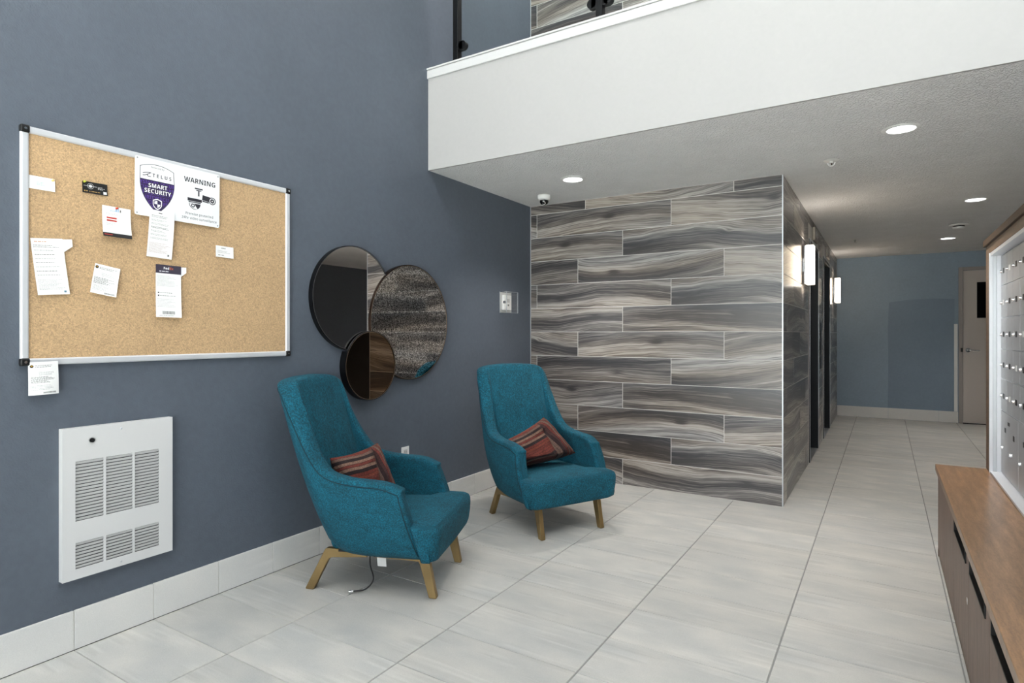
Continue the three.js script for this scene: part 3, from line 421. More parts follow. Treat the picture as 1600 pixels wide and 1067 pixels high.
// ------------------------------------------------------------------ wall heater
{
  const h = thing('wall_heater', 'white louvred wall heater set into the dark blue wall', 'heater', [0, 0, 0]);
  h.position.set(0.0005, 0.281, -1.2425); const H0 = 0.588, W2 = 0.2085, D = 0.03;
  const s = new THREE.Shape(); s.moveTo(-W2, 0); s.lineTo(W2, 0); s.lineTo(W2, H0); s.lineTo(-W2, H0); s.closePath();
  const zs = [[-0.0525, -0.1495], [0.0565, -0.0425], [0.1645, 0.0665]].map(([a, b]) => [a, b]);
  const cols = [[-0.1645, -0.0665], [-0.0565, 0.0425], [0.0525, 0.1495]], rowsH = [[0.225, 0.457, 18], [0.04, 0.141, 8]];
  for (const [a, b] of cols) for (const [y0, y1] of rowsH) { const p = new THREE.Path(); p.moveTo(a, y0); p.lineTo(a, y1); p.lineTo(b, y1); p.lineTo(b, y0); p.closePath(); s.holes.push(p); }
  const g = new THREE.ExtrudeGeometry(s, { depth: 0.0015, bevelEnabled: false }); g.rotateY(Math.PI / 2); g.translate(D - 0.0015, 0, 0);   // local shape x runs towards -z
  mesh('cover', merge([planarUV(g), bx(0, 0, W2 - 0.002, D - 0.0015, H0, W2, 0.001), bx(0, 0, -W2, D - 0.0015, H0, -W2 + 0.002, 0.001), bx(0, H0 - 0.002, -W2, D - 0.0015, H0, W2, 0.001), bx(0, 0, -W2, D - 0.0015, 0.002, W2, 0.001)]), std({ color: 0xdadada, roughness: 0.38 }), h);
  mesh('inner_box', bx(0.0005, 0.004, -W2 + 0.004, 0.012, H0 - 0.004, W2 - 0.004), std({ color: 0x4a4b4c, roughness: 0.8 }), h);
  const sm = std({ color: 0xd4d4d4, roughness: 0.4 });
  for (const [a, b] of cols) for (const [y0, y1, n] of rowsH) { const sg = new THREE.BoxGeometry(0.0012, (y1 - y0) / n * 0.86, b - a); sg.rotateZ(-0.42); for (let i = 0; i < n; i++) { const m = mesh('louvre', sg, sm, h); m.position.set(D - 0.0035, y0 + (y1 - y0) * (i + 0.5) / n, -(a + b) / 2); } }
  const k = cyl(0.0085, 0.0085, 0.006, 20); k.rotateZ(Math.PI / 2); k.translate(D + 0.003, 0.533, 0.108); mesh('thermostat_dial', k, M.black, h);
  const ring = new THREE.TorusGeometry(0.012, 0.0012, 6, 24); ring.rotateY(Math.PI / 2); ring.translate(D + 0.0008, 0.533, 0.108); mesh('dial_ring', ring, sm, h);
  for (const y of [0.565, 0.018]) { const c = lathe([[0.004, 0], [0.003, 0.002], [0, 0.0026]], 12); c.rotateZ(-Math.PI / 2); c.translate(D, y, 0.0); mesh('screw', c, M.alu, h); }
}
// ------------------------------------------------------------------ mirrors
// a thin hoop with its glass; where no other mirror lies behind it, the hoop is deep enough to reach the wall
function mirror(label, x0, x1, y, z, r, glassX, mat, rimMat, backMat, over = []) {
  const m = thing('round_mirror', label, 'mirror', [0.0006, y, z]);
  const t = 0.006, b = x0 - 0.0006, d = x1 - 0.0006;
  const hoop = (r0, r1, a, c, p0 = 0, len = Math.PI * 2) => { const g = new THREE.LatheGeometry([[r0, a], [r1, a], [r1, c], [r0, c], [r0, a]].map(([u, v]) => new THREE.Vector2(u, v)), Math.max(8, Math.round(110 * len / 6.283)), p0, len); g.rotateZ(-Math.PI / 2); g.computeVertexNormals(); return g.toNonIndexed ? (() => { const q = g.toNonIndexed(); q.computeVertexNormals(); return q; })() : g; };
  const f = mesh('frame', hoop(r - t, r, b, d), backMat, m);
  mesh('rim_edge', hoop(r - t - 0.0005, r - t + 0.0022, d + 0.0003, d + 0.0012), rimMat, m);
  if (over.length) {                                     // deep arcs clear of the mirrors behind
    const N = 240, ok = []; for (let k = 0; k < N; k++) { const a = k / N * 2 * Math.PI, v = new THREE.Vector3(Math.sin(a) * r, 0, Math.cos(a) * r).applyAxisAngle(new THREE.Vector3(0, 0, 1), -Math.PI / 2); ok.push(over.every(([oy, oz, or]) => Math.hypot(y + v.y - oy, z + v.z - oz) > or + 0.006)); }
    
    for (let k = 0; k < N; k++) if (ok[k] && !ok[(k + N - 1) % N]) { let n = 0; while (ok[(k + n) % N] && n < N) n++; mesh('deep_frame', hoop(r - t + 0.0006, r - 0.0002, 0.0002, b - 0.0002, k / N * 2 * Math.PI, (n - 1) / N * 2 * Math.PI), backMat, f); }
  }
  const disc = cyl(r - t - 0.0003, r - t - 0.0003, 0.003, 96); disc.rotateZ(-Math.PI / 2); disc.translate(glassX - 0.0021, 0, 0); mesh('mirror_glass', disc, mat, m);
  return m;
}
const rimBrass = std({ color: 0x9c8a78, roughness: 0.3, metalness: 0.9 }), frameBlack = std({ color: 0x0c0d10, roughness: 0.4, metalness: 0.5 }), frameBronze = std({ color: 0x3a2a20, roughness: 0.35, metalness: 0.8 });
const mA = [1.4445, -2.52, 0.311], mB = [1.311, -3.02, 0.379], mC = [1.042, -2.64, 0.21];
mirror('smoky round mirror in a black frame, partly behind the speckled one', 0.0006, 0.03, ...mA, 0.0275, std({ color: lin(0.93, 0.89, 0.87), roughness: 0.012, metalness: 1 }), std({ color: 0x9b9da0, roughness: 0.3, metalness: 0.9 }), frameBlack);
const speck = dataTex(1024, 1024, (u, v) => { const a = noise(u * 230, v * 230, 600), b = noise(u * 120, v * 120, 601), k = 0.66 + 1.05 * (a - 0.45) * (0.5 + b); return [235 * k, 231 * k, 228 * k]; });
mirror('large round speckled antique mirror in a bronze frame', 0.0306, 0.0346, ...mB, 0.0336, std({ map: speck, roughness: 0.05, metalness: 1 }), rimBrass, frameBronze, [mA]);
mirror('small dark bronze round mirror overlapping the two larger mirrors', 0.0362, 0.049, ...mC, 0.0455, std({ color: lin(0.24, 0.17, 0.115), roughness: 0.012, metalness: 1 }), rimBrass, frameBlack, [mA, mB]);
// ------------------------------------------------------------------ thermostat in a clear guard, outlet
{
  const t = thing('thermostat', 'white thermostat inside a clear locking guard', 'thermostat', [0.0005, 1.495, -4.225]);
  mesh('back_plate', bx(0, -0.085, -0.088, 0.004, 0.085, 0.088, 0.003), M.plasticGrey, t);
  mesh('body', bx(0.0045, -0.062, -0.052, 0.03, 0.062, 0.06, 0.004), M.plasticWhite, t);
  mesh('display', bx(0.0302, 0.0, -0.02, 0.031, 0.03, 0.03), M.plasticGrey, t);
  mesh('button', bx(0.0302, -0.03, -0.01, 0.033, -0.015, 0.01, 0.001), std({ color: 0x777777, roughness: 0.5 }), t);
  const gc = []; const D = 0.065, a = 0.088, b = 0.09;
  for (const s of [-1, 1]) { const p = new THREE.PlaneGeometry(2 * b, D); p.rotateX(Math.PI / 2); p.rotateY(0); p.rotateZ(0); p.rotateY(Math.PI / 2); p.translate(D / 2 + 0.004, s * a, 0); gc.push(p); const q = new THREE.PlaneGeometry(D, 2 * a); q.translate(D / 2 + 0.004, 0, s * b); gc.push(q); }
  const f = new THREE.PlaneGeometry(2 * b, 2 * a); f.rotateY(Math.PI / 2); f.translate(D + 0.004, 0, 0); gc.push(f);
  const gd = mesh('clear_guard', merge(gc), M.clear, t);
  const em = phy({ color: 0xe8eef2, roughness: 0.15, transmission: 0.55, thickness: 0 });
  mesh('guard_edge', merge([bx(D + 0.002, a - 0.003, -b, D + 0.006, a, b), bx(D + 0.002, -a, -b, D + 0.006, -a + 0.003, b), bx(D + 0.002, -a, b - 0.003, D + 0.006, a, b), bx(D + 0.002, -a, -b, D + 0.006, a, -b + 0.003), bx(0.002, -a, b - 0.003, 0.006, a, b), bx(0.002, -a, -b, 0.006, a, -b + 0.003)]), em, gd);
  const lk = cyl(0.011, 0.011, 0.02, 20); lk.rotateX(Math.PI / 2); lk.translate(0.05, 0, b - 0.004); mesh('lock', lk, M.chrome, gd);
}
{
  const o = thing('wall_outlet', 'white wall outlet half hidden behind an armchair', 'outlet', [0.0005, 0.43, -2.99]);
  mesh('cover_plate', bx(0, -0.058, -0.036, 0.006, 0.058, 0.036, 0.003), M.plasticWhite, o);
  for (const y of [-0.024, 0.024]) { const s = mesh('socket', bx(0.0062, y - 0.016, -0.017, 0.0075, y + 0.016, 0.017, 0.0006), M.plasticGrey, o); mesh('slot', merge([bx(0.0077, y - 0.004, -0.008, 0.0079, y + 0.006, -0.006), bx(0.0077, y - 0.004, 0.006, 0.0079, y + 0.006, 0.008)]), M.black, s); }
}

// ------------------------------------------------------------------ armchairs
function roundedPoly(pts, seg = 6) {                     // [[x, y, radius]] -> rounded outline
  const out = [], n = pts.length;
  for (let i = 0; i < n; i++) {
    const [x, y, r] = pts[i], a = pts[(i + n - 1) % n], b = pts[(i + 1) % n];
    if (!r) { out.push([x, y]); continue; }
    const da = Math.hypot(a[0] - x, a[1] - y), db = Math.hypot(b[0] - x, b[1] - y), q = Math.min(r, da * 0.49, db * 0.49);
    const p0 = [x + (a[0] - x) * q / da, y + (a[1] - y) * q / da], p1 = [x + (b[0] - x) * q / db, y + (b[1] - y) * q / db];
    for (let k = 0; k <= seg; k++) { const t = k / seg, u = 1 - t; out.push([u * u * p0[0] + 2 * u * t * x + t * t * p1[0], u * u * p0[1] + 2 * u * t * y + t * t * p1[1]]); }
  }
  return out;
}
function densify(c, step) { const o = []; for (let i = 0; i < c.length; i++) { const a = c[i], b = c[(i + 1) % c.length], n = Math.max(1, Math.round(Math.hypot(b[0] - a[0], b[1] - a[1]) / step)); for (let k = 0; k < n; k++) o.push([mix(a[0], b[0], k / n), mix(a[1], b[1], k / n)]); } return o; }
function chairShell() {
  const top = [[0.168, 0.494, 0.326], [0.085, 0.521, 0.334], [-0.08, 0.535, 0.332], [-0.185, 0.572, 0.322], [-0.262, 0.67, 0.308], [-0.335, 0.8, 0.292], [-0.4, 0.92, 0.276], [-0.443, 0.972, 0.238], [-0.46, 0.989, 0.12], [-0.465, 0.992, 0]];
  const mid = [[0.22, 0.345, 0.337], [0.1, 0.35, 0.345], [-0.03, 0.36, 0.342], [-0.13, 0.38, 0.332], [-0.2, 0.43, 0.318], [-0.255, 0.5, 0.295], [-0.3, 0.56, 0.265], [-0.328, 0.59, 0.215], [-0.338, 0.6, 0.11], [-0.34, 0.6, 0]];
  const bot = [[0.268, 0.192, 0.3], [0.16, 0.192, 0.303], [0.03, 0.192, 0.3], [-0.06, 0.195, 0.293], [-0.115, 0.2, 0.28], [-0.155, 0.205, 0.258], [-0.182, 0.212, 0.225], [-0.198, 0.216, 0.18], [-0.204, 0.218, 0.09], [-0.205, 0.218, 0]];
  for (const h of [top, mid, bot]) for (const p of h) p[0] -= 0.032 * sstep(0.06, -0.3, p[0]) * (p[1] > 0.3 ? 1 : 0.6);
  const full = (h) => new THREE.CatmullRomCurve3([...h, ...h.slice(0, -1).reverse().map(([f, y, l]) => [f, y, -l])].map((p) => new THREE.Vector3(...p)), false, 'catmullrom', 0.5);
  const ct = full(top), cm = full(mid), cb = full(bot), NS = 108, NT = 12, NR = 7;
  const sec = (u) => {
    const T = ct.getPoint(u), Mi = cm.getPoint(u), B = cb.getPoint(u), tt = ct.getTangent(u), tm = cm.getTangent(u);
    const n = new THREE.Vector3();
    for (let w = -5; w <= 5; w++) { const uu = clamp01(u + w * 0.016), t2 = cm.getTangent(uu), m2 = cm.getPoint(uu), k2 = new THREE.Vector3(-t2.z, 0, t2.x).normalize(); if (k2.dot(new THREE.Vector3(0.02 - m2.x, 0, -m2.z * 0.6)) < 0) k2.negate(); n.add(k2); }
    n.normalize();
    const back = sstep(0.14, 0.46, Math.min(u, 1 - u)), th = mix(0.078, 0.1, back);
    const up = T.clone().sub(Mi).normalize(); up.addScaledVector(tt, -up.dot(tt)).normalize();
    const O = [], I = [], R = [];
    for (let k = 0; k <= NT; k++) {
      const t = k / NT, p = new THREE.Vector3().addScaledVector(B, (1 - t) * (1 - 2 * t)).addScaledVector(Mi, 4 * t * (1 - t)).addScaledVector(T, t * (2 * t - 1));
      if (k === 0) p.addScaledVector(n, 0.022); if (k === 1) p.addScaledVector(n, 0.001);
      O.push(p);
      const bulge = 1 + back * (0.16 * Math.sin(Math.PI * sstep(0.35, 1, t)) + 0.3 * (1 - sstep(0.3, 0.46, t)) - 0.1 * Math.exp(-(((t - 0.47) / 0.05) ** 2)));
      I.push(p.clone().addScaledVector(n, th * bulge * (k === NT ? 1 : 1)));
    }
    const a = O[NT], b = I[NT], c = a.clone().add(b).multiplyScalar(0.5), hx = b.clone().sub(a).multiplyScalar(0.5);
    for (let k = 1; k < NR; k++) { const f = Math.PI * k / NR, q = 0.55; const cs = Math.cos(f), sn = Math.sin(f); R.push(c.clone().addScaledVector(hx, -Math.sign(cs) * Math.abs(cs) ** q).addScaledVector(up, 0.026 * sn ** q)); }
    return { O, I, R };
  };
  const ringOf = ({ O, I, R }) => [...O, ...R, ...I.slice().reverse()];
  const rings = []; const fwd = (u) => { const t = cm.getTangent(u); return (u < 0.5 ? t.negate() : t).setY(0.0).normalize(); };
  const capRing = (u, off, sh) => { const s = sec(u), f = fwd(u), ring = []; const midk = s.O.map((o, k) => o.clone().add(s.I[k]).multiplyScalar(0.5)); const put = (p, m) => ring.push(m.clone().add(p.clone().sub(m).multiplyScalar(sh)).addScaledVector(f, off)); s.O.forEach((p, k) => put(p, midk[k])); s.R.forEach((p) => put(p, midk[NT])); s.I.slice().reverse().forEach((p, k) => put(p, midk[NT - k])); return ring; };
  rings.push(capRing(0, 0.017, 0.35), capRing(0, 0.0145, 0.72), capRing(0, 0.008, 0.93));
  for (let i = 0; i <= NS; i++) rings.push(ringOf(sec(i / NS)));
  rings.push(capRing(1, 0.008, 0.93), capRing(1, 0.0145, 0.72), capRing(1, 0.017, 0.35));
  const m = rings[0].length, pos = [], uv = [], idx = [], len = []; let acc = 0;
  for (let k = 0; k < m; k++) { if (k) acc += rings[30][k].distanceTo(rings[30][k - 1]); len.push(acc); }
  let run = 0; rings.forEach((r, i) => { if (i) run += r[NT >> 1].distanceTo(rings[i - 1][NT >> 1]); r.forEach((p, k) => { pos.push(p.x, p.y, p.z); uv.push(run * 1.8, len[k] * 1.8); }); });
  for (let i = 0; i + 1 < rings.length; i++) for (let k = 0; k < m; k++) { const a = i * m + k, b = i * m + (k + 1) % m, c = a + m, d = b + m; idx.push(a, c, d, a, d, b); }
  const capIdx = (base, flip) => { for (let k = 0; k < m / 2 - 1; k++) { const a = base + k, b = base + k + 1, c = base + m - 1 - k, d = base + m - 2 - k; if (flip) idx.push(a, c, b, b, c, d); else idx.push(a, b, c, b, d, c); } };
  capIdx(0, false); capIdx((rings.length - 1) * m, true);
  const g = new THREE.BufferGeometry(); g.setAttribute('position', new THREE.Float32BufferAttribute(pos, 3)); g.setAttribute('uv', new THREE.Float32BufferAttribute(uv, 2)); g.setIndex(idx); g.computeVertexNormals();
  // seam along the outer edge
  const seam = []; const s0 = sec(0), s1 = sec(1);
  for (let k = 1; k <= NT; k++) seam.push(s0.O[k]); for (let i = 1; i < NS; i += 2) seam.push(sec(i / NS).O[NT]); for (let k = NT; k >= 1; k--) seam.push(s1.O[k]);
  const sg = new THREE.TubeGeometry(new THREE.CatmullRomCurve3(seam), 220, 0.0032, 6, false);
  return { g, sg };
}
function loft(contour, layers, shear) {                  // layers: [y, scale, drop towards the back]
  const cx = 0.06, n = contour.length, pos = [], uv = [], idx = [], per = [0];
  for (let k = 1; k <= n; k++) per.push(per[k - 1] + Math.hypot(contour[k % n][0] - contour[k - 1][0], contour[k % n][1] - contour[k - 1][1]));
  const pt = (f, l, y, sc, tilt) => { let x = cx + (f - cx) * sc; if (shear) x += shear(f, l, y); return [x, y - tilt * (0.36 - x), l * sc]; };
  layers.forEach(([y, sc, tilt]) => { for (let k = 0; k <= n; k++) { const [f, l] = contour[k % n], p = pt(f, l, y, sc, tilt), top = sc < 0.97 && y > 0.3; pos.push(...p); if (top) uv.push(p[0] * 1.8, p[2] * 1.8); else uv.push(per[k] * 1.8, p[1] * 1.8); } });
  for (let j = 0; j + 1 < layers.length; j++) { const a0 = layers[j], b0 = layers[j + 1]; for (let k = 0; k < n; k++) { const a = j * (n + 1) + k, b = a + 1, c = a + n + 1, d = c + 1; idx.push(a, d, b, a, c, d); } }
  const g = new THREE.BufferGeometry(); g.setAttribute('position', new THREE.Float32BufferAttribute(pos, 3)); g.setAttribute('uv', new THREE.Float32BufferAttribute(uv, 2)); g.setIndex(idx); g.computeVertexNormals();
  const N = g.attributes.normal; for (let j = 0; j < layers.length; j++) { const a = j * (n + 1), b = a + n, v = new THREE.Vector3(N.getX(a) + N.getX(b), N.getY(a) + N.getY(b), N.getZ(a) + N.getZ(b)).normalize(); N.setXYZ(a, v.x, v.y, v.z); N.setXYZ(b, v.x, v.y, v.z); }
  return g;
}
const shell = chairShell();
const seatGeo = (() => {
  const c = densify(roundedPoly([[0.366, 0.0, 0], [0.36, -0.326, 0.05], [0.236, -0.346, 0.022], [0.226, -0.25, 0.012], [-0.22, -0.24, 0.04], [-0.22, 0.24, 0.04], [0.226, 0.25, 0.012], [0.236, 0.346, 0.022], [0.36, 0.326, 0.05]].reverse()), 0.03);
  return loft(c, [[0.188, 0.6, 0], [0.187, 0.9, 0], [0.196, 0.945, 0], [0.22, 0.972, 0], [0.27, 0.993, 0], [0.31, 1.0, 0], [0.333, 0.996, 0.01], [0.349, 0.975, 0.02], [0.357, 0.94, 0.03], [0.362, 0.88, 0.04], [0.368, 0.7, 0.05], [0.371, 0.45, 0.05], [0.372, 0.2, 0.05], [0.372, 0.01, 0.05]], (f, l, y) => (Math.abs(l) > 0.262 && f < 0.3 ? -(y - 0.345) * 0.34 : 0));
})();
function legGeo(rear) {                                  // flat splayed leg in the side plane, extruded across
  const pts = rear ? [[-0.33, 0.0, 0.004], [-0.292, 0.0, 0.004], [-0.21, 0.16, 0.02], [-0.02, 0.172, 0], [-0.02, 0.19, 0], [-0.225, 0.2, 0.012]] : [[0.292, 0.0, 0.004], [0.324, 0.0, 0.004], [0.286, 0.19, 0.006], [0.02, 0.19, 0], [0.02, 0.176, 0], [0.244, 0.168, 0.015]];
  const s = new THREE.Shape(roundedPoly(pts, 4).map(([x, y]) => new THREE.Vector2(x, y)));
  const g = new THREE.ExtrudeGeometry(s, { depth: 0.02, bevelEnabled: true, bevelSize: 0.003, bevelThickness: 0.004, bevelSegments: 2, curveSegments: 4 }); g.translate(0, 0.0005, -0.01); return g;
}
function armchair(x, z, deg, label) {
  const c = thing('armchair', label, 'armchair', [x, 0.003, z], 'teal lounge armchairs by the blue wall'); c.rotation.y = deg * Math.PI / 180;
  const sh = mesh('shell', shell.g, M.fabric, c); mesh('seam', shell.sg, M.piping, sh);
  mesh('seat_cushion', seatGeo, M.fabric, c);
  mesh('base_panel', bx(-0.16, 0.19, -0.24, 0.24, 0.2, 0.24), M.black, c);
  for (const s of [-1, 1]) for (const rear of [true, false]) { const m = mesh('leg', legGeo(rear), M.brass, c); m.position.z = s * 0.224; m.userData.label = 'brass coloured splayed leg'; }
  mesh('cross_rail', bx(0.0, 0.174, -0.214, 0.03, 0.189, 0.214, 0.003), M.brass, c);
  return c;
}
const chair1 = armchair(0.5345, -2.277, 22, 'teal fabric armchair below the round mirrors');
const chair2 = armchair(0.783, -3.482, -27.5, 'teal fabric armchair in front of the plank wall');
{
  const cord = mesh('cord', tube([[-0.02, 0.185, 0.19], [-0.018, 0.12, 0.195], [0.0, 0.05, 0.2], [-0.03, 0.012, 0.22], [-0.085, 0.008, 0.25]], 0.0035, 40, 8), M.black, chair1);
  cord.userData.label = 'thin dark cord hanging to the floor';
  const e = cyl(0.007, 0.007, 0.02, 14); e.rotateZ(Math.PI / 2); e.rotateY(0.5); e.translate(-0.09, 0.008, 0.253); mesh('cord_end', e, M.chrome, cord);
  const tg = gridGeo(3, 5, (u, v) => [0.01 + 0.045 * u, 0.105 + 0.08 * v, 0.17 + 0.006 * Math.sin(v * 3)]); const t = mesh('fabric_tag', tg, std({ color: 0xe6e6e4, roughness: 0.8, side: THREE.DoubleSide }), chair1); t.userData.label = 'white care tag';
}
// ------------------------------------------------------------------ cushions
const stripeTex = dataTex(512, 512, (u, v) => {
  const w = v + 0.02 * (fbm(u * 3, v * 3, 700, 2) - 0.5), diag = u > 0.66 + 0.18 * (v - 0.5), k = diag ? u * 24 + 0.5 * noise(v * 5, u * 5, 702) : (w + 0.05 * Math.sin(u * 3.4)) * 19;
  const i = Math.floor(k), f = k - i, cols = [[96, 40, 32], [40, 22, 24], [112, 52, 38], [100, 76, 66], [34, 20, 22], [104, 44, 34], [62, 34, 33], [118, 90, 76]];
  const c = cols[Math.floor(hash(i, diag ? 3 : 1, 9) * 8)], edge = f < 0.1 || f > 0.9 ? 0.75 : 1, n = 0.75 + 0.5 * noise(u * 150, v * 150, 701);
  return c.map((q) => q * edge * n);
});
const cushionMat = phy({ map: stripeTex, roughness: 0.9, sheen: 0.3, sheenRoughness: 0.5, sheenColor: new THREE.Color(0x7a4a3a), bumpMap: bumpFine, bumpScale: 0.002 });
function cushionGeo(w, h, t, fold, spin = 0) {                // spin: turned onto a corner, sagging under its own weight
  const side = (sgn) => gridGeo(28, 28, (i, j) => {
    const u = i * 2 - 1, v = (j * 2 - 1), pu = 1 - 0.09 * (1 - u * u) * 0 - 0.1 * (1 - v * v) * Math.abs(u) ** 3, pv = 1 - 0.1 * (1 - u * u) * Math.abs(v) ** 3;
    const puff = Math.pow(Math.max(0, 1 - u ** 4), 0.55) * Math.pow(Math.max(0, 1 - v ** 4), 0.55);
    const wr = 0.12 * (fbm(u * 2.2 + 5, v * 2.2 + fold * 9, 720, 3) - 0.5);
    const crease = fold * 0.35 * Math.exp(-(((u - 0.35 - 0.25 * v) / 0.14) ** 2));
    return [u * w / 2 * pu * (1 - (sgn < 0 ? 0 : 0)), v * h / 2 * pv, sgn * t / 2 * puff * (1 + wr * 3 - (sgn > 0 ? crease : 0))];
  });
  const a = side(1), b = side(-1); const ix = b.index.array; for (let k = 0; k < ix.length; k += 3) { const q = ix[k]; ix[k] = ix[k + 1]; ix[k + 1] = q; } b.computeVertexNormals();
  const g = merge([a, b]);
  if (spin) { g.rotateZ(spin); const p = g.attributes.position; for (let i = 0; i < p.count; i++) { let y = p.getY(i) * 0.76; if (y < -0.07) y = -0.07 + (y + 0.07) * 0.25; p.setY(i, y); p.setZ(i, p.getZ(i) * 1.1); } g.computeVertexNormals(); }
  return g;
}
function cushion(label, chair, f, y, l, yaw, lean, roll, w, h, t, fold, spin) {
  const p = new THREE.Vector3(f, y, l).applyAxisAngle(new THREE.Vector3(0, 1, 0), chair.rotation.y).add(chair.position);
  const c = thing('throw_pillow', label, 'cushion', p.toArray());
  const qa = new THREE.Quaternion().setFromAxisAngle(new THREE.Vector3(0, 1, 0), chair.rotation.y + Math.PI / 2 + yaw), qb = new THREE.Quaternion().setFromAxisAngle(new THREE.Vector3(1, 0, 0), -lean), qc = new THREE.Quaternion().setFromAxisAngle(new THREE.Vector3(0, 0, 1), roll);
  c.quaternion.copy(qa.multiply(qb).multiply(qc));
  mesh('cover', cushionGeo(w, h, t, fold, spin), cushionMat, c);
  return c;
}
cushion('crumpled rust striped cushion in the chair below the mirrors', chair1, -0.11, 0.495, 0.05, -0.55, 0.42, 0.12, 0.3, 0.31, 0.17, 1);
cushion('rust striped cushion with a pointed corner in the chair by the planks', chair2, -0.04, 0.468, 0.035, 0, 0.5, 0, 0.47, 0.4, 0.17, 0.8, 0.45);

// ------------------------------------------------------------------ mailbox cabinet and bench
{
  const X = 3.16, zf = -4.09, zn = -2.062, dz = -3.945, XD = 3.2045, top = 1.7, yb = 0.5115;
  const c = thing('mailbox_cabinet', 'tall wood cased bank of silver mailboxes on the bench', 'mailbox cabinet', [X, yb, zf]);
  const L = (x0, y0, z0, x1, y1, z1, r) => bx(x0 - X, y0 - yb, z0 - zf, x1 - X, y1 - yb, z1 - zf, r);
  mesh('casing', merge([L(X, yb, zf, X + 0.45, top, dz - 0.012, 0.002), L(X, 1.655, dz - 0.012, X + 0.45, top, zn), L(X, yb, zn + 0.0005, X + 0.45, top, zn + 0.14, 0.002), L(XD + 0.03, yb, dz - 0.012, X + 0.45, 1.655, zn)]), M.casing, c);
  mesh('crown', L(X - 0.012, top, zf - 0.012, X + 0.46, top + 0.035, zn + 0.152, 0.003), std({ map: M.casing.map, color: 0x9a8f86, roughness: 0.45 }), c);
  mesh('jamb_groove', L(X + 0.0125, yb + 0.012, dz - 0.0115, X + 0.0275, 1.637, dz - 0.006), M.alu, c);
  mesh('surround', merge([L(X - 0.003, yb + 0.001, dz - 0.0118, X + 0.012, 1.654, dz, 0.001), L(X + 0.028, yb + 0.001, dz - 0.0118, XD + 0.03, 1.654, dz, 0.001), L(X + 0.001, 1.637, dz, XD + 0.03, 1.654, zn), L(X + 0.001, yb + 0.001, dz, XD + 0.03, yb + 0.012, zn)]), M.aluBright, c);
  const ys = [1.636, 1.479, 1.316, 1.158, 1.006, 0.845], g = 0.0025, cw = 0.17;
  const door = std({ color: 0xb9babd, roughness: 0.45, metalness: 0.45 }), doorGeo = {};
  mesh('divider_grid', L(XD + 0.004, yb + 0.013, dz, XD + 0.028, 1.636, zn), M.aluBright, c);
  const lockG = cyl(0.0075, 0.0085, 0.008, 18); lockG.rotateZ(Math.PI / 2);
  for (let k = 0; k < 11; k++) {
    const z0 = dz + 0.004 + k * cw, z1 = z0 + cw - 0.006;
    for (let r = 0; r < 5; r++) {
      const y0 = ys[r + 1] + g, y1 = ys[r] - g, m = mesh('mailbox_door', L(XD, y0, z0, XD + 0.0035, y1, z1, 0.001), door, c);
      const ym = (y0 + y1) / 2 - 0.005; const lk = mesh('lock', lockG, M.chrome, m); lk.position.set(XD - 0.004 - X, ym - yb, z0 + 0.022 - zf);
      mesh('number_plate', L(XD - 0.0012, ym - 0.012, z0 + 0.06, XD - 0.0003, ym + 0.014, z0 + 0.098), (k + r) % 4 === 1 ? M.plasticWhite : M.black, m);
    }
  }
  for (let k = 0; k < 4; k++) {
    const z0 = dz + 0.004 + k * 2.75 * cw, z1 = z0 + 2.75 * cw - 0.006, m = mesh('parcel_door', L(XD, yb + 0.016, z0, XD + 0.0035, 0.8425, z1, 0.001), door, c);
    for (const [dz2, y, big] of [[0.05, 0.66, 0], [0.3, 0.66, 1]]) { const lk = mesh('lock', lockG, M.chrome, m); lk.position.set(XD - 0.004 - X, y - yb, z0 + dz2 - zf); lk.scale.setScalar(big ? 1.4 : 1); }
    mesh('number_plate', merge([L(XD - 0.0012, 0.79, z0 + 0.2, XD - 0.0003, 0.806, z0 + 0.25), L(XD - 0.0012, 0.745, z0 + 0.11, XD - 0.0003, 0.768, z0 + 0.145), L(XD - 0.0012, 0.735, z0 + 0.34, XD - 0.0003, 0.76, z0 + 0.375)]), M.black, m);
  }
  structure(mesh('wall_mailroom', bx(X + 0.452, 0, -4.09, XR, CEIL - 0.0, -3.95), M.wallBlue), 'blue partition wall behind the mailbox cabinet', 'wall');
}
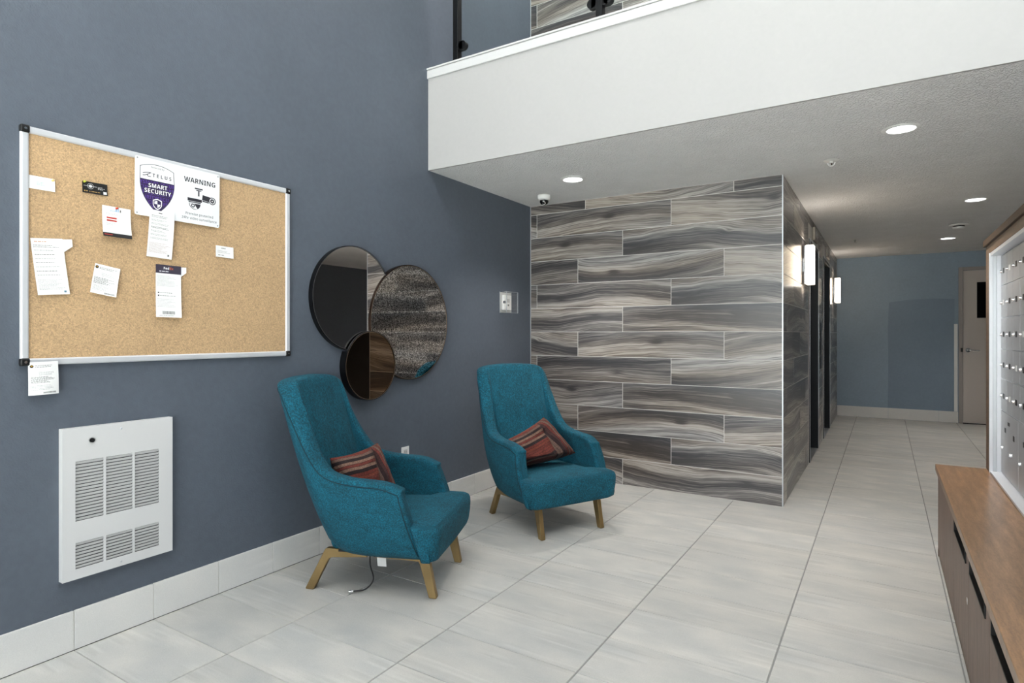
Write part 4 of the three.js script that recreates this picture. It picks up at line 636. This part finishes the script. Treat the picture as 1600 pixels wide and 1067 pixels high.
{
  const X = 2.948, zf = -4.062, zn = -0.9, h = 0.51, xb = 3.61;
  const c = thing('storage_bench', 'long low brown wood bench cabinet under the mailboxes', 'bench', [X, 0, zf]);
  const L = (x0, y0, z0, x1, y1, z1, r) => bx(x0 - X, y0, z0 - zf, x1 - X, y1, z1 - zf, r);
  mesh('carcass', merge([L(X + 0.02, 0.055, zf + 0.001, xb, 0.475, zn)]), M.benchFront, c);
  mesh('end_panel', L(X, 0.002, zf - 0.012, xb, 0.475, zf, 0.001), M.benchFront, c);
  mesh('plinth', L(X + 0.004, 0.001, zf + 0.001, X + 0.03, 0.05, zn, 0.001), M.casing, c);
  mesh('bench_top', L(X - 0.013, 0.476, zf - 0.018, xb, h, zn, 0.003), M.benchTop, c);
  const edges = [-4.06, -3.68, -3.17 - 0.02, -2.65, -2.152, -1.65, -1.15], hy0 = 0.4, hy1 = 0.458;
  for (let k = 0; k + 1 < edges.length; k++) {
    const z0 = edges[k] + 0.0015, z1 = edges[k + 1] - 0.0015, hz0 = z0 + 0.05, hz1 = z1 - 0.065, has = k >= 2;
    const s = new THREE.Shape(); s.moveTo(-z1, 0.053); s.lineTo(-z0, 0.053); s.lineTo(-z0, 0.473); s.lineTo(-z1, 0.473); s.closePath();
    if (has) { const p = new THREE.Path(); p.moveTo(-hz1, hy0); p.lineTo(-hz1, hy1); p.lineTo(-hz0, hy1); p.lineTo(-hz0, hy0); p.closePath(); s.holes.push(p); }
    const g = new THREE.ExtrudeGeometry(s, { depth: 0.018, bevelEnabled: false }); g.rotateY(Math.PI / 2); g.translate(0, 0, -zf);
    const d = mesh('drawer_front', planarUV(g), M.benchFront, c);
    if (has) {
      const f = 0.006; mesh('recessed_pull', merge([L(X - 0.004, hy0, hz0, X + 0.012, hy0 + f, hz1, 0.002), L(X - 0.004, hy1 - f, hz0, X + 0.012, hy1, hz1, 0.002), L(X - 0.004, hy0, hz0, X + 0.012, hy1, hz0 + f, 0.002), L(X - 0.004, hy0, hz1 - f, X + 0.012, hy1, hz1, 0.002), L(X + 0.0165, hy0, hz0, X + 0.019, hy1, hz1)]), M.black, d);
    }
  }
  const st = new THREE.Shape(); for (let k = 0; k < 12; k++) { const a = k / 12 * Math.PI * 2, r = 0.006 + 0.008 * hash(k, 3, 3); st[k ? 'lineTo' : 'moveTo'](Math.cos(a) * r, Math.sin(a) * r * 1.3); } st.closePath();
  const cg = new THREE.ExtrudeGeometry(st, { depth: 0.0008, bevelEnabled: false }); cg.rotateY(-Math.PI / 2); cg.translate(-0.0004, 0.28, -2.683 - zf);
  const ch = mesh('sticker_scrap', cg, M.plasticWhite, c); ch.userData.label = 'torn scrap of white sticker';
}
renderer.render(scene, camera);
